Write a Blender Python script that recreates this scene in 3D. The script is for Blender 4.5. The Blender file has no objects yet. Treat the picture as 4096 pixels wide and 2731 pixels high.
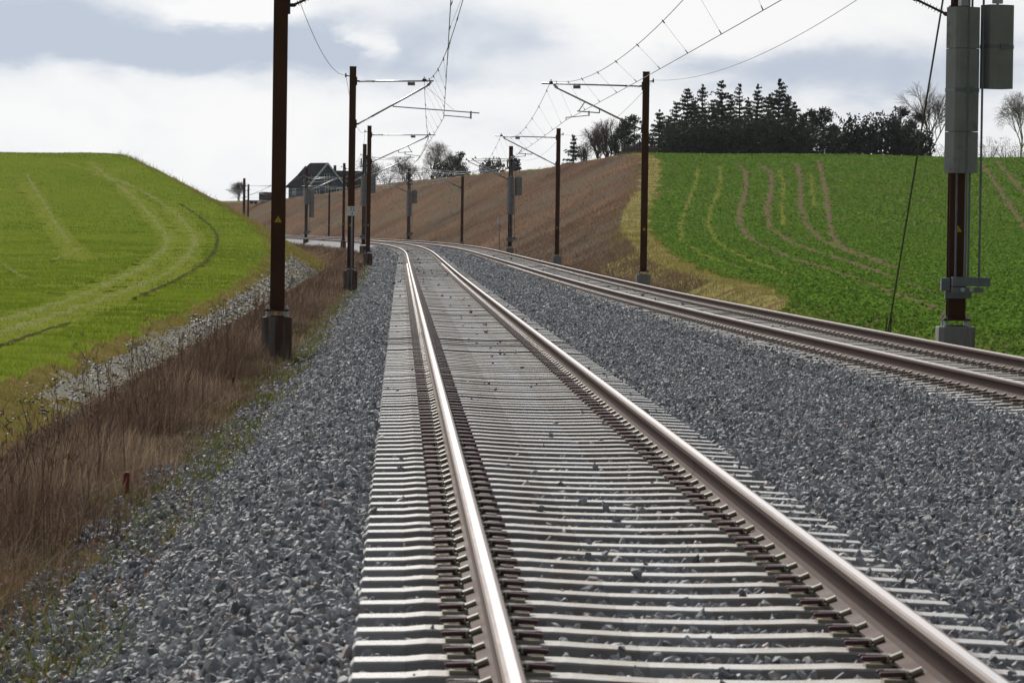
import bpy, bmesh, math
import numpy as np
from mathutils import Vector, Matrix

# ------------------------------------------------------------------ scene, camera, sky, sun
scene = bpy.context.scene
col = scene.collection
rng = np.random.default_rng(73)

W_PX, H_PX = 4096.0, 2731.0
CX, CY = W_PX / 2, H_PX / 2
F_PX, PITCH, ROLL = 17430.0, 0.0259, 0.0141
CAM_Z = 1.40
cam = bpy.data.cameras.new("camera")
cam.sensor_width = 23.5
cam.lens = F_PX / W_PX * 23.5
cam.clip_start = 0.5
cam.clip_end = 9000
cam_o = bpy.data.objects.new("camera", cam)
col.objects.link(cam_o)
scene.camera = cam_o
_fw = Vector((0, math.cos(PITCH), -math.sin(PITCH)))
_up0 = Vector((0, math.sin(PITCH), math.cos(PITCH)))
_r = Vector((1, 0, 0)) * math.cos(ROLL) + _up0 * math.sin(ROLL)
_u = -Vector((1, 0, 0)) * math.sin(ROLL) + _up0 * math.cos(ROLL)
_m = Matrix((_r, _u, -_fw)).transposed().to_4x4()
_m.translation = (0, 0, CAM_Z)
cam_o.matrix_world = _m
cam.dof.use_dof = True
cam.dof.focus_distance = 110
cam.dof.aperture_fstop = 13.0

SUN_AZ_LEFT = math.radians(17)      # sun stands ahead of the camera, a little towards the left
SUN_EL = math.radians(33)
SUN_DIR = (-math.sin(SUN_AZ_LEFT) * math.cos(SUN_EL), math.cos(SUN_AZ_LEFT) * math.cos(SUN_EL), math.sin(SUN_EL))
scene.world = bpy.data.worlds.new("World")
scene.world.use_nodes = True
wn = scene.world.node_tree
for n in list(wn.nodes):
    wn.nodes.remove(n)


def nd(tree, kind, **kw):
    n = tree.nodes.new(kind)
    for k, v in kw.items():
        if k.startswith("in_"):
            key = k[3:]
            key = int(key) if key.isdigit() else key
            n.inputs[key].default_value = v
        else:
            setattr(n, k, v)
    return n


def math_n(tree, op, a, b=None, clamp=False):
    n = tree.nodes.new("ShaderNodeMath")
    n.operation = op
    n.use_clamp = clamp
    for i, v in enumerate((a, b)):
        if v is None:
            continue
        if isinstance(v, (int, float)):
            n.inputs[i].default_value = v
        else:
            tree.links.new(v, n.inputs[i])
    return n.outputs[0]


def build_sky():
    t = wn
    out = nd(t, "ShaderNodeOutputWorld")
    bg = nd(t, "ShaderNodeBackground")
    bg.inputs["Strength"].default_value = 0.10
    t.links.new(bg.outputs[0], out.inputs[0])
    sky = nd(t, "ShaderNodeTexSky", sky_type="NISHITA", sun_disc=False)
    sky.sun_elevation = SUN_EL
    sky.sun_rotation = -SUN_AZ_LEFT
    sky.dust_density = 1.5
    tc = nd(t, "ShaderNodeTexCoord")
    sep = nd(t, "ShaderNodeSeparateXYZ")
    t.links.new(tc.outputs["Generated"], sep.inputs[0])
    # broken cloud deck, flattened towards the horizon
    mp = nd(t, "ShaderNodeMapping")
    mp.inputs["Scale"].default_value = (1.0, 1.0, 2.2)
    mp.inputs["Location"].default_value = (0.35, 0.0, 0.17)
    t.links.new(tc.outputs["Generated"], mp.inputs[0])
    n1 = nd(t, "ShaderNodeTexNoise", in_Scale=11.0, in_Detail=7.0, in_Roughness=0.52, in_Distortion=0.25)
    n2 = nd(t, "ShaderNodeTexNoise", in_Scale=34.0, in_Detail=8.0, in_Roughness=0.58, in_Distortion=0.5)
    for n in (n1, n2):
        t.links.new(mp.outputs[0], n.inputs["Vector"])
    X, Y, Z = sep.outputs
    nw = nd(t, "ShaderNodeTexNoise", in_Scale=42.0, in_Detail=6.0, in_Roughness=0.6)
    t.links.new(mp.outputs[0], nw.inputs["Vector"])
    sw = nd(t, "ShaderNodeSeparateColor")
    t.links.new(nw.outputs["Color"], sw.inputs[0])
    XW = math_n(t, "ADD", X, math_n(t, "MULTIPLY", math_n(t, "SUBTRACT", sw.outputs[0], 0.5), 0.034))
    ZW = math_n(t, "ADD", Z, math_n(t, "MULTIPLY", math_n(t, "SUBTRACT", sw.outputs[1], 0.5), 0.012))

    def blob(x, z, rx, rz):
        a = math_n(t, "MULTIPLY", math_n(t, "SUBTRACT", XW, x), 1.0 / rx)
        b = math_n(t, "MULTIPLY", math_n(t, "SUBTRACT", ZW, z), 1.0 / rz)
        d = math_n(t, "ADD", math_n(t, "MULTIPLY", a, a), math_n(t, "MULTIPLY", b, b))
        return math_n(t, "POWER", 2.718, math_n(t, "MULTIPLY", d, -1.0))

    # gaps and puffs of the cloud cover, as directions in the sky
    gaps = [(-0.112, 0.0440, 0.030, 0.0085, 1.0), (-0.075, 0.0395, 0.036, 0.0050, .95), (-0.04, 0.0430, 0.022, 0.0075, .6),
            (0.005, 0.0450, 0.020, 0.0065, .5), (0.055, 0.0375, 0.026, 0.0060, .55), (0.088, 0.0350, 0.034, 0.0080, .72),
            (0.112, 0.0440, 0.020, 0.0050, .3), (-0.02, 0.0350, 0.02, 0.004, .4)]
    puffs = [(-0.0665, 0.0500, 0.0085, 0.0048, 1.1), (-0.0350, 0.0425, 0.0055, 0.0033, .9), (-0.055, 0.0525, 0.012, 0.004, .6),
             (0.015, 0.0480, 0.012, 0.006, .5), (0.050, 0.0480, 0.020, 0.006, .8), (0.03, 0.0420, 0.010, 0.005, .35)]
    g = None
    for (x, z, rx, rz, a) in gaps:
        v = math_n(t, "MULTIPLY", blob(x, z, rx, rz), a)
        g = v if g is None else math_n(t, "ADD", g, v)
    p = None
    for (x, z, rx, rz, a) in puffs:
        v = math_n(t, "MULTIPLY", blob(x, z, rx, rz), a)
        p = v if p is None else math_n(t, "ADD", p, v)
    # only ahead of the camera (the same directions behind belong to other clouds)
    front = math_n(t, "GREATER_THAN", Y, 0.0)
    g = math_n(t, "MULTIPLY", g, front)
    p = math_n(t, "MULTIPLY", p, front)
    nn = math_n(t, "ADD", math_n(t, "MULTIPLY", math_n(t, "SUBTRACT", n1.outputs[0], 0.5), 1.1),
                math_n(t, "MULTIPLY", math_n(t, "SUBTRACT", n2.outputs[0], 0.5), 1.05))
    cover = math_n(t, "ADD", math_n(t, "SUBTRACT", math_n(t, "ADD", 0.86, nn), math_n(t, "MULTIPLY", g, 1.25)), math_n(t, "MULTIPLY", p, 1.05))
    mr = nd(t, "ShaderNodeMapRange", interpolation_type="SMOOTHSTEP")
    mr.inputs["From Min"].default_value = -0.15
    mr.inputs["From Max"].default_value = 1.1
    t.links.new(cover, mr.inputs[0])
    ramp = nd(t, "ShaderNodeValToRGB")
    e = ramp.color_ramp.elements
    e[0].position, e[0].color = 0.0, (5.4, 6.05, 7.15, 1)
    e[1].position, e[1].color = 1.0, (9.9, 9.9, 9.9, 1)
    m_ = ramp.color_ramp.elements.new(0.45)
    m_.color = (7.9, 8.25, 8.75, 1)
    t.links.new(mr.outputs[0], ramp.inputs[0])
    # higher up the cover opens to the plain sky
    hi = nd(t, "ShaderNodeMapRange", interpolation_type="SMOOTHSTEP")
    hi.inputs["From Min"].default_value = 0.10
    hi.inputs["From Max"].default_value = 0.45
    hi.inputs["To Min"].default_value = 1.0
    hi.inputs["To Max"].default_value = 0.6
    t.links.new(Z, hi.inputs[0])
    mix = nd(t, "ShaderNodeMix", data_type="RGBA")
    t.links.new(hi.outputs[0], mix.inputs[0])
    # clouds glow around the sun and are greyer on the far side of the sky
    dot = nd(t, "ShaderNodeVectorMath", operation="DOT_PRODUCT")
    t.links.new(tc.outputs["Generated"], dot.inputs[0])
    dot.inputs[1].default_value = tuple(SUN_DIR)
    gl = nd(t, "ShaderNodeMapRange", interpolation_type="SMOOTHSTEP")
    gl.inputs["From Min"].default_value = 0.05
    gl.inputs["From Max"].default_value = 0.93
    gl.inputs["To Min"].default_value = 0.15
    gl.inputs["To Max"].default_value = 1.0
    t.links.new(dot.outputs["Value"], gl.inputs[0])
    cl = nd(t, "ShaderNodeMix", data_type="RGBA", blend_type="MULTIPLY")
    cl.inputs[0].default_value = 1.0
    t.links.new(ramp.outputs[0], cl.inputs[6])
    t.links.new(gl.outputs[0], cl.inputs[7])
    t.links.new(sky.outputs[0], mix.inputs[6])
    t.links.new(cl.outputs[2], mix.inputs[7])
    t.links.new(mix.outputs[2], bg.inputs["Color"])


build_sky()

sun = bpy.data.lights.new("sun", "SUN")
sun.energy = 3.9
sun.angle = math.radians(11)
sun.color = (1.0, 0.955, 0.88)
sun_o = bpy.data.objects.new("sun", sun)
col.objects.link(sun_o)
_sd = Vector((-math.sin(SUN_AZ_LEFT) * math.cos(SUN_EL), math.cos(SUN_AZ_LEFT) * math.cos(SUN_EL), math.sin(SUN_EL)))
sun_o.rotation_euler = _sd.to_track_quat("Z", "Y").to_euler()
sun_o.location = (-60, 140, 120)

scene.view_settings.view_transform = "Standard"
scene.view_settings.look = "None"
scene.view_settings.exposure = 0.0
scene.view_settings.gamma = 1.0
scene.view_settings.use_curve_mapping = False
scene.render.engine = "CYCLES"
scene.cycles.use_denoising = True
scene.cycles.max_bounces = 4
scene.cycles.diffuse_bounces = 2
scene.cycles.glossy_bounces = 3
scene.cycles.transparent_max_bounces = 6
scene.cycles.caustics_reflective = False
scene.cycles.caustics_refractive = False

# ------------------------------------------------------------------ small helpers


def at(px, py, Y):
    """point of the place seen at a pixel of the 4096 wide photograph, Y metres ahead"""
    du, dv = px - CX, py - CY
    cr, sr = math.cos(ROLL), math.sin(ROLL)
    u, v = du * cr + dv * sr, -du * sr + dv * cr
    c, s = math.cos(PITCH), math.sin(PITCH)
    fw = Y / (c - v / F_PX * s)
    up = -v / F_PX * fw
    return Vector((u / F_PX * fw, Y, -fw * s + up * c + CAM_Z))


def project(P):
    P = np.asarray(P, float)
    X, Y, Z = P[..., 0], P[..., 1], P[..., 2] - CAM_Z
    c, s = math.cos(PITCH), math.sin(PITCH)
    fw = Y * c - Z * s
    up = Y * s + Z * c
    u, v = F_PX * X / fw, -F_PX * up / fw
    cr, sr = math.cos(ROLL), math.sin(ROLL)
    return CX + u * cr - v * sr, CY + u * sr + v * cr


def mat(name, color=(0.5, 0.5, 0.5), rough=0.7, metal=0.0, spec=0.35):
    m = bpy.data.materials.new(name)
    m.use_nodes = True
    b = m.node_tree.nodes["Principled BSDF"]
    b.inputs["Base Color"].default_value = (*color, 1)
    b.inputs["Roughness"].default_value = rough
    b.inputs["Metallic"].default_value = metal
    b.inputs["Specular IOR Level"].default_value = spec
    return m


def noisy(name, c1, c2, scale, rough=0.8, metal=0.0, bump=0.0, bump_scale=None, detail=5.0, spec=0.3, stretch=(1, 1, 1),
          c3=None, scale3=None, thr3=(0.52, 0.7), rough2=None):
    """colour that wanders between c1 and c2, patches of c3, optional relief; object coordinates"""
    m = mat(name, c1, rough, metal, spec)
    t = m.node_tree
    b = t.nodes["Principled BSDF"]
    tc = nd(t, "ShaderNodeTexCoord")
    mp = nd(t, "ShaderNodeMapping")
    mp.inputs["Scale"].default_value = stretch
    t.links.new(tc.outputs["Object"], mp.inputs[0])
    n = nd(t, "ShaderNodeTexNoise", in_Scale=scale, in_Detail=detail, in_Roughness=0.6)
    t.links.new(mp.outputs[0], n.inputs["Vector"])
    mr = nd(t, "ShaderNodeMapRange")
    mr.inputs["From Min"].default_value = 0.3
    mr.inputs["From Max"].default_value = 0.7
    t.links.new(n.outputs[0], mr.inputs[0])
    mix = nd(t, "ShaderNodeMix", data_type="RGBA")
    mix.inputs[6].default_value = (*c1, 1)
    mix.inputs[7].default_value = (*c2, 1)
    t.links.new(mr.outputs[0], mix.inputs[0])
    outc = mix.outputs[2]
    if rough2 is not None:
        rr = nd(t, "ShaderNodeMapRange")
        rr.inputs["To Min"].default_value = rough
        rr.inputs["To Max"].default_value = rough2
        t.links.new(mr.outputs[0], rr.inputs[0])
        t.links.new(rr.outputs[0], b.inputs["Roughness"])
    if c3 is not None:
        n3 = nd(t, "ShaderNodeTexNoise", in_Scale=scale3, in_Detail=6.0, in_Roughness=0.62)
        t.links.new(mp.outputs[0], n3.inputs["Vector"])
        m3 = nd(t, "ShaderNodeMapRange")
        m3.inputs["From Min"].default_value = thr3[0]
        m3.inputs["From Max"].default_value = thr3[1]
        t.links.new(n3.outputs[0], m3.inputs[0])
        mix3 = nd(t, "ShaderNodeMix", data_type="RGBA")
        mix3.inputs[7].default_value = (*c3, 1)
        t.links.new(m3.outputs[0], mix3.inputs[0])
        t.links.new(outc, mix3.inputs[6])
        outc = mix3.outputs[2]
    t.links.new(outc, b.inputs["Base Color"])
    if bump:
        nb = nd(t, "ShaderNodeTexNoise", in_Scale=bump_scale or scale * 4, in_Detail=6.0, in_Roughness=0.65)
        t.links.new(mp.outputs[0], nb.inputs["Vector"])
        bp = nd(t, "ShaderNodeBump", in_Strength=bump)
        bp.inputs["Distance"].default_value = 0.05
        t.links.new(nb.outputs[0], bp.inputs["Height"])
        t.links.new(bp.outputs[0], b.inputs["Normal"])
    return m


def leafy(name, colors, trans=0.35, rough=0.6, big=None):
    """blade and leaf material: colour drawn per blade, some light passes through"""
    m = bpy.data.materials.new(name)
    m.use_nodes = True
    t = m.node_tree
    for n in list(t.nodes):
        t.nodes.remove(n)
    out = nd(t, "ShaderNodeOutputMaterial")
    geo = nd(t, "ShaderNodeNewGeometry")
    ramp = nd(t, "ShaderNodeValToRGB")
    e = ramp.color_ramp.elements
    while len(e) < len(colors):
        e.new(0.5)
    for i, c in enumerate(colors):
        e[i].position = i / max(1, len(colors) - 1)
        e[i].color = (*c, 1)
    src = geo.outputs["Random Per Island"]
    if big:
        tc = nd(t, "ShaderNodeTexCoord")
        n = nd(t, "ShaderNodeTexNoise", in_Scale=big, in_Detail=4.0)
        t.links.new(tc.outputs["Object"], n.inputs["Vector"])
        a = math_n(t, "MULTIPLY", math_n(t, "SUBTRACT", n.outputs[0], 0.5), 2.2)
        src = math_n(t, "ADD", math_n(t, "ADD", math_n(t, "MULTIPLY", src, 0.55), 0.22), a, clamp=True)
    t.links.new(src, ramp.inputs[0])
    d = nd(t, "ShaderNodeBsdfPrincipled")
    d.inputs["Roughness"].default_value = rough
    d.inputs["Specular IOR Level"].default_value = 0.05
    tr = nd(t, "ShaderNodeBsdfTranslucent")
    mx = nd(t, "ShaderNodeMixShader")
    mx.inputs[0].default_value = trans
    t.links.new(ramp.outputs[0], d.inputs["Base Color"])
    t.links.new(ramp.outputs[0], tr.inputs["Color"])
    t.links.new(d.outputs[0], mx.inputs[1])
    t.links.new(tr.outputs[0], mx.inputs[2])
    t.links.new(mx.outputs[0], out.inputs[0])
    return m


def mesh_arrays(name, verts, faces_list, mats, mat_idx=None, smooth=False):
    """verts Nx3; faces_list: list of int arrays (M x k) of equal k each"""
    me = bpy.data.meshes.new(name)
    verts = np.ascontiguousarray(verts, dtype=np.float32)
    me.vertices.add(len(verts))
    me.vertices.foreach_set("co", verts.ravel())
    loops, starts, tot = [], [], 0
    for f in faces_list:
        f = np.asarray(f, dtype=np.int32)
        if len(f) == 0:
            continue
        k = f.shape[1]
        loops.append(f.ravel())
        starts.append(tot + np.arange(len(f), dtype=np.int32) * k)
        tot += f.size
    loops = np.concatenate(loops)
    starts = np.concatenate(starts)
    me.loops.add(len(loops))
    me.loops.foreach_set("vertex_index", loops)
    me.polygons.add(len(starts))
    me.polygons.foreach_set("loop_start", starts)
    for m in (mats if isinstance(mats, (list, tuple)) else [mats]):
        me.materials.append(m)
    if mat_idx is not None:
        me.polygons.foreach_set("material_index", np.asarray(mat_idx, dtype=np.int32))
    me.polygons.foreach_set("use_smooth", np.full(len(starts), bool(smooth)))
    me.update(calc_edges=True)
    me.validate()
    return me


def link(name, data, parent=None, loc=None, rot=None):
    o = bpy.data.objects.new(name, data)
    col.objects.link(o)
    if parent is not None:
        o.parent = parent
    if loc is not None:
        o.location = loc
    if rot is not None:
        o.rotation_euler = rot
    return o


def tag(o, label=None, cat=None, group=None, kind=None):
    if label:
        o["label"] = label
    if cat:
        o["category"] = cat
    if group:
        o["group"] = group
    if kind:
        o["kind"] = kind
    return o


def thing(name, label, cat, loc, rz=0.0, group=None):
    o = link(name, None, None, loc, (0, 0, rz))
    o.empty_display_size = 0.2
    return tag(o, label, cat, group)


class MB:
    """collects simple solids into one mesh"""

    def __init__(self):
        self.v, self.f, self.m = [], [], []

    def add(self, verts, faces, mi=0):
        b = len(self.v)
        self.v += [tuple(p) for p in verts]
        self.f += [tuple(i + b for i in f) for f in faces]
        self.m += [mi] * len(faces)

    def box(self, x0, x1, y0, y1, z0, z1, mi=0):
        self.add([(x0, y0, z0), (x1, y0, z0), (x1, y1, z0), (x0, y1, z0), (x0, y0, z1), (x1, y0, z1), (x1, y1, z1), (x0, y1, z1)],
                 [(0, 3, 2, 1), (4, 5, 6, 7), (0, 1, 5, 4), (1, 2, 6, 5), (2, 3, 7, 6), (3, 0, 4, 7)], mi)

    def prism(self, poly, z0, z1, mi=0, top_scale=1.0):
        n = len(poly)
        self.add([(x, y, z0) for x, y in poly] + [(x * top_scale, y * top_scale, z1) for x, y in poly],
                 [tuple(range(n - 1, -1, -1)), tuple(range(n, 2 * n))] + [(i, (i + 1) % n, n + (i + 1) % n, n + i) for i in range(n)], mi)

    def tube(self, a, b, r0, r1=None, n=8, mi=0, cap=True):
        a, b = Vector(a), Vector(b)
        r1 = r0 if r1 is None else r1
        d = (b - a).normalized()
        u = d.orthogonal().normalized()
        w = d.cross(u)
        vs = []
        for c, r in ((a, r0), (b, r1)):
            for i in range(n):
                t = 2 * math.pi * i / n
                vs.append(c + (u * math.cos(t) + w * math.sin(t)) * r)
        fs = [(i, (i + 1) % n, n + (i + 1) % n, n + i) for i in range(n)]
        if cap:
            fs += [tuple(range(n - 1, -1, -1)), tuple(range(n, 2 * n))]
        self.add(vs, fs, mi)

    def path(self, pts, r, n=6, mi=0):
        pts = [Vector(p) for p in pts]
        vs = []
        for k, p in enumerate(pts):
            d = (pts[min(k + 1, len(pts) - 1)] - pts[max(k - 1, 0)]).normalized()
            u = d.cross(Vector((0.13, 0.21, 1))).normalized()
            w = d.cross(u)
            rr = r[k] if isinstance(r, (list, tuple)) else r
            for i in range(n):
                t = 2 * math.pi * i / n
                vs.append(p + (u * math.cos(t) + w * math.sin(t)) * rr)
        fs = []
        for k in range(len(pts) - 1):
            for i in range(n):
                j = (i + 1) % n
                fs.append((k * n + i, k * n + j, (k + 1) * n + j, (k + 1) * n + i))
        fs += [tuple(range(n - 1, -1, -1)), tuple(range((len(pts) - 1) * n, len(pts) * n))]
        self.add(vs, fs, mi)

    def mesh(self, name, mats, smooth=False):
        me = bpy.data.meshes.new(name)
        me.from_pydata(self.v, [], self.f)
        for m in (mats if isinstance(mats, (list, tuple)) else [mats]):
            me.materials.append(m)
        me.polygons.foreach_set("material_index", self.m)
        if smooth:
            me.polygons.foreach_set("use_smooth", [True] * len(self.f))
        me.update()
        return me

    def build(self, name, mats, parent=None, smooth=False, loc=None):
        return link(name, self.mesh(name, mats, smooth), parent, loc)


def smooth_interp(x, xs, ys, w=1.0):
    g = np.arange(xs[0], xs[-1] + 1, 2.0)
    v = np.interp(g, xs, ys)
    k = int(max(1, w / 2.0))
    ker = np.hanning(2 * k + 3)[1:-1]
    ker /= ker.sum()
    vp = np.pad(v, len(ker) // 2, mode="edge")
    v = np.convolve(vp, ker, mode="valid")
    return np.interp(x, g, v)


# ------------------------------------------------------------------ track alignment (left track centre line)
SS = np.arange(-20, 1300, 0.5)
_K = np.interp(SS, [0, 70, 140, 210, 280, 350, 430, 520, 640, 1300], np.array([0, 0, 0, .005, .2776, .5726, .4282, .10, .4, .4])) * 1e-3
_TH = 0.0259 + np.concatenate([[0], np.cumsum(0.5 * (_K[1:] + _K[:-1]) * np.diff(SS))])
_X = np.concatenate([[0], np.cumsum(-0.5 * (np.sin(_TH[1:]) + np.sin(_TH[:-1])) * np.diff(SS))])
_Y = np.concatenate([[0], np.cumsum(0.5 * (np.cos(_TH[1:]) + np.cos(_TH[:-1])) * np.diff(SS))])
_i0 = int(np.argmin(abs(SS)))
_X += 1.118 - _X[_i0]
_Y -= _Y[_i0]


def cx_(s): return np.interp(s, SS, _X)
def cy_(s): return np.interp(s, SS, _Y)
def th_(s): return np.interp(s, SS, _TH)
def zt_(s): return smooth_interp(s, [-40, 0, 70, 140, 220, 300, 380, 460, 560, 1400],
                                 [.05, .045, -.0095, -.058, -.03, .028, .09, .079, .06, .06], 30)
def d_(s): return smooth_interp(s, [-60, 0, 30, 60, 100, 150, 250, 600, 1400], [7.4, 6.30, 5.716, 5.13, 4.65, 4.52, 4.22, 4.40, 4.4], 24)
def cant_(s): return np.interp(s, [100, 300], [-0.015, 0.10])


def TP(s, o, h=0.0):
    """world points at station s, o metres right of the left track's centre, h above rail level"""
    th = th_(s)
    return np.stack([cx_(s) + np.cos(th) * o, cy_(s) + np.sin(th) * o, zt_(s) + h + 0 * o], -1)


def so_of(x, y):
    s = np.array(y, float)
    for _ in range(4):
        th = th_(s)
        dx, dy = x - cx_(s), y - cy_(s)
        s = s + (-np.sin(th) * dx + np.cos(th) * dy)
    th = th_(s)
    return s, (x - cx_(s)) * np.cos(th) + (y - cy_(s)) * np.sin(th)


# ------------------------------------------------------------------ lie of the land
def nat_left(y):
    return smooth_interp(y, [-60, 40, 144, 200, 255, 320, 345, 372, 400, 425, 470, 600, 900, 4000],
                         [-1.0, -1.0, -.95, -.57, .05, 1.75, 3.2, 5.7, 7.75, 8.05, 7.2, 4.5, 3.0, 3.0], 22)


def nat_right(y):
    return smooth_interp(y, [-60, 40, 110, 160, 200, 260, 300, 350, 400, 428, 480, 560, 625, 700, 760, 850, 1000, 4000],
                         [-.36, -.36, -.36, -.2, .3, 1.5, 2.9, 5.6, 8.35, 8.75, 8.0, 8.1, 7.7, 6.2, 5.4, 6.2, 6.6, 7.0], 22)


def kl_(s): return np.interp(s, [150, 265], [.40, .58])


def edge_left(s, o):
    """metres beyond the rim of the left slope (negative: on the slope)"""
    th = th_(s); x = cx_(s) + np.cos(th) * o; y = cy_(s) + np.sin(th) * o
    return (-1.38 + (-o - 5.95) * kl_(s) - (nat_left(y) + .002 * (-x - 20) * (y > 300))) / kl_(s)


def edge_right(s, o):
    th = th_(s); x = cx_(s) + np.cos(th) * o; y = cy_(s) + np.sin(th) * o
    return (-.64 + (o - d_(s) - 3.6) * .52 - (nat_right(y) + .0035 * x * np.clip((y - 200) / 200, 0, 1))) / .52


def margin_r(s): return np.interp(s, [85, 100, 128, 300, 420], [-1.5, -.9, 1.3, 1.9, 1.2])


def land(s, o):
    s, o = np.broadcast_arrays(np.asarray(s, float), np.asarray(o, float))
    th = th_(s)
    x = cx_(s) + np.cos(th) * o
    y = cy_(s) + np.sin(th) * o
    zt = zt_(s)
    d = d_(s)
    # left of the left track
    ol = -o
    prof_l = np.interp(ol, [-1, 1.72, 2.62, 4.2, 5.6, 5.95], [-.25, -.25, -.74, -.80, -1.36, -1.38])
    na, nb_ = nat_left(y) + .002 * (-x - 20) * (y > 300), -1.38 + (ol - 5.95) * kl_(s)
    kk = np.interp(s, [260, 360], [.03, .32])
    mn_ = np.minimum(na, nb_)
    rise_l = mn_ - kk * np.log(np.exp(-(na - mn_) / kk) + np.exp(-(nb_ - mn_) / kk))
    zl = np.where(ol <= 5.95, zt * (ol < 3) + prof_l, rise_l)
    # right of the right track
    orr = o - d
    prof_r = np.interp(orr, [-9, 1.72, 2.45, 3.6], [-.25, -.25, -.62, -.64])
    rise_r = np.minimum(nat_right(y) + .0035 * x * np.clip((y - 200) / 200, 0, 1), -.64 + (orr - 3.6) * .52)
    zr = np.where(orr <= 3.6, zt * (orr < 3) + prof_r, rise_r)
    mid = zt - .25
    z = np.where(o < -1.72, zl, np.where(orr > 1.72, zr, mid))
    und = .10 * np.sin(x * .21 + y * .05) * np.sin(y * .043 + x * .07) + .05 * np.sin(x * .6 + 1) * np.sin(y * .31)
    wt = np.where(o < 0, np.clip((ol - 6.5) / 4, 0, 1), np.clip((orr - 4) / 4, 0, 1))
    # uneven verge and ditch
    un2 = .045 * np.sin(s * 1.3 + o * 2.1) * np.sin(s * .37 - o * 1.1) * np.where(o < 0, np.clip((ol - 2.6) / .6, 0, 1), np.clip((orr - 2.4) / .6, 0, 1))
    return np.stack([x, y, z + und * wt + un2], -1)


def ground_z(x, y):
    s, o = so_of(np.asarray(x, float), np.asarray(y, float))
    return land(s, o)[..., 2]


def is_cut_left(s, o): return edge_left(s, o) < .05 + .12 * np.sin(s * .9) + .1 * np.sin(s * .31)
def is_cut_right(s, o): return edge_right(s, o) < 0


# ground materials
M_wheat = noisy("young_wheat", spec=0.0, c1=(.13, .19, .018), c2=(.19, .225, .034), scale=.11, rough=.75, bump=.9, bump_scale=9, c3=(.17, .17, .05), scale3=.5, thr3=(.56, .78), stretch=(1, .45, 1))
M_rape = noisy("rape_crop", spec=0.0, c1=(.09, .155, .026), c2=(.12, .19, .032), scale=.5, rough=.75, bump=1.0, bump_scale=5, c3=(.16, .125, .07), scale3=.7, thr3=(.50, .60))
M_bank_r = noisy("dead_grass_bank", spec=0.0, c1=(.095, .064, .047), c2=(.20, .124, .081), scale=.07, rough=.9, bump=1.0, bump_scale=4, c3=(.13, .115, .085), scale3=.10, thr3=(.48, .64), stretch=(1, .6, 1.4))
M_verge = noisy("verge_soil_and_thatch", spec=0.0, c1=(.11, .07, .045), c2=(.18, .115, .07), scale=.8, rough=.95, bump=1.0, bump_scale=9, c3=(.075, .085, .02), scale3=.9, thr3=(.55, .7))
M_moss = noisy("mossy_slope", spec=0.0, c1=(.14, .118, .036), c2=(.215, .165, .062), scale=.8, rough=.95, bump=1.0, bump_scale=7, c3=(.13, .14, .026), scale3=.6, thr3=(.55, .70))
M_stony = noisy("stony_ditch_slope", (.115, .105, .085), (.19, .175, .145), 5, spec=.1, rough=.8, bump=1.0, bump_scale=12, c3=(.14, .125, .045), scale3=1.3, thr3=(.46, .6))
M_strip = noisy("pale_field_margin", spec=0.0, c1=(.21, .20, .06), c2=(.30, .26, .11), scale=.7, rough=.9, bump=1.0, bump_scale=6, c3=(.17, .10, .06), scale3=.6, thr3=(.5, .66))
M_balbed = noisy("ballast_bed", (.13, .133, .137), (.34, .345, .35), 16, rough=.85, bump=1.0, bump_scale=22, detail=4, c3=(.07, .072, .078), scale3=24, thr3=(.5, .62))
M_far = noisy("far_fields", spec=0.0, c1=(.06, .10, .03), c2=(.10, .13, .04), scale=.02, rough=.9)


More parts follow.
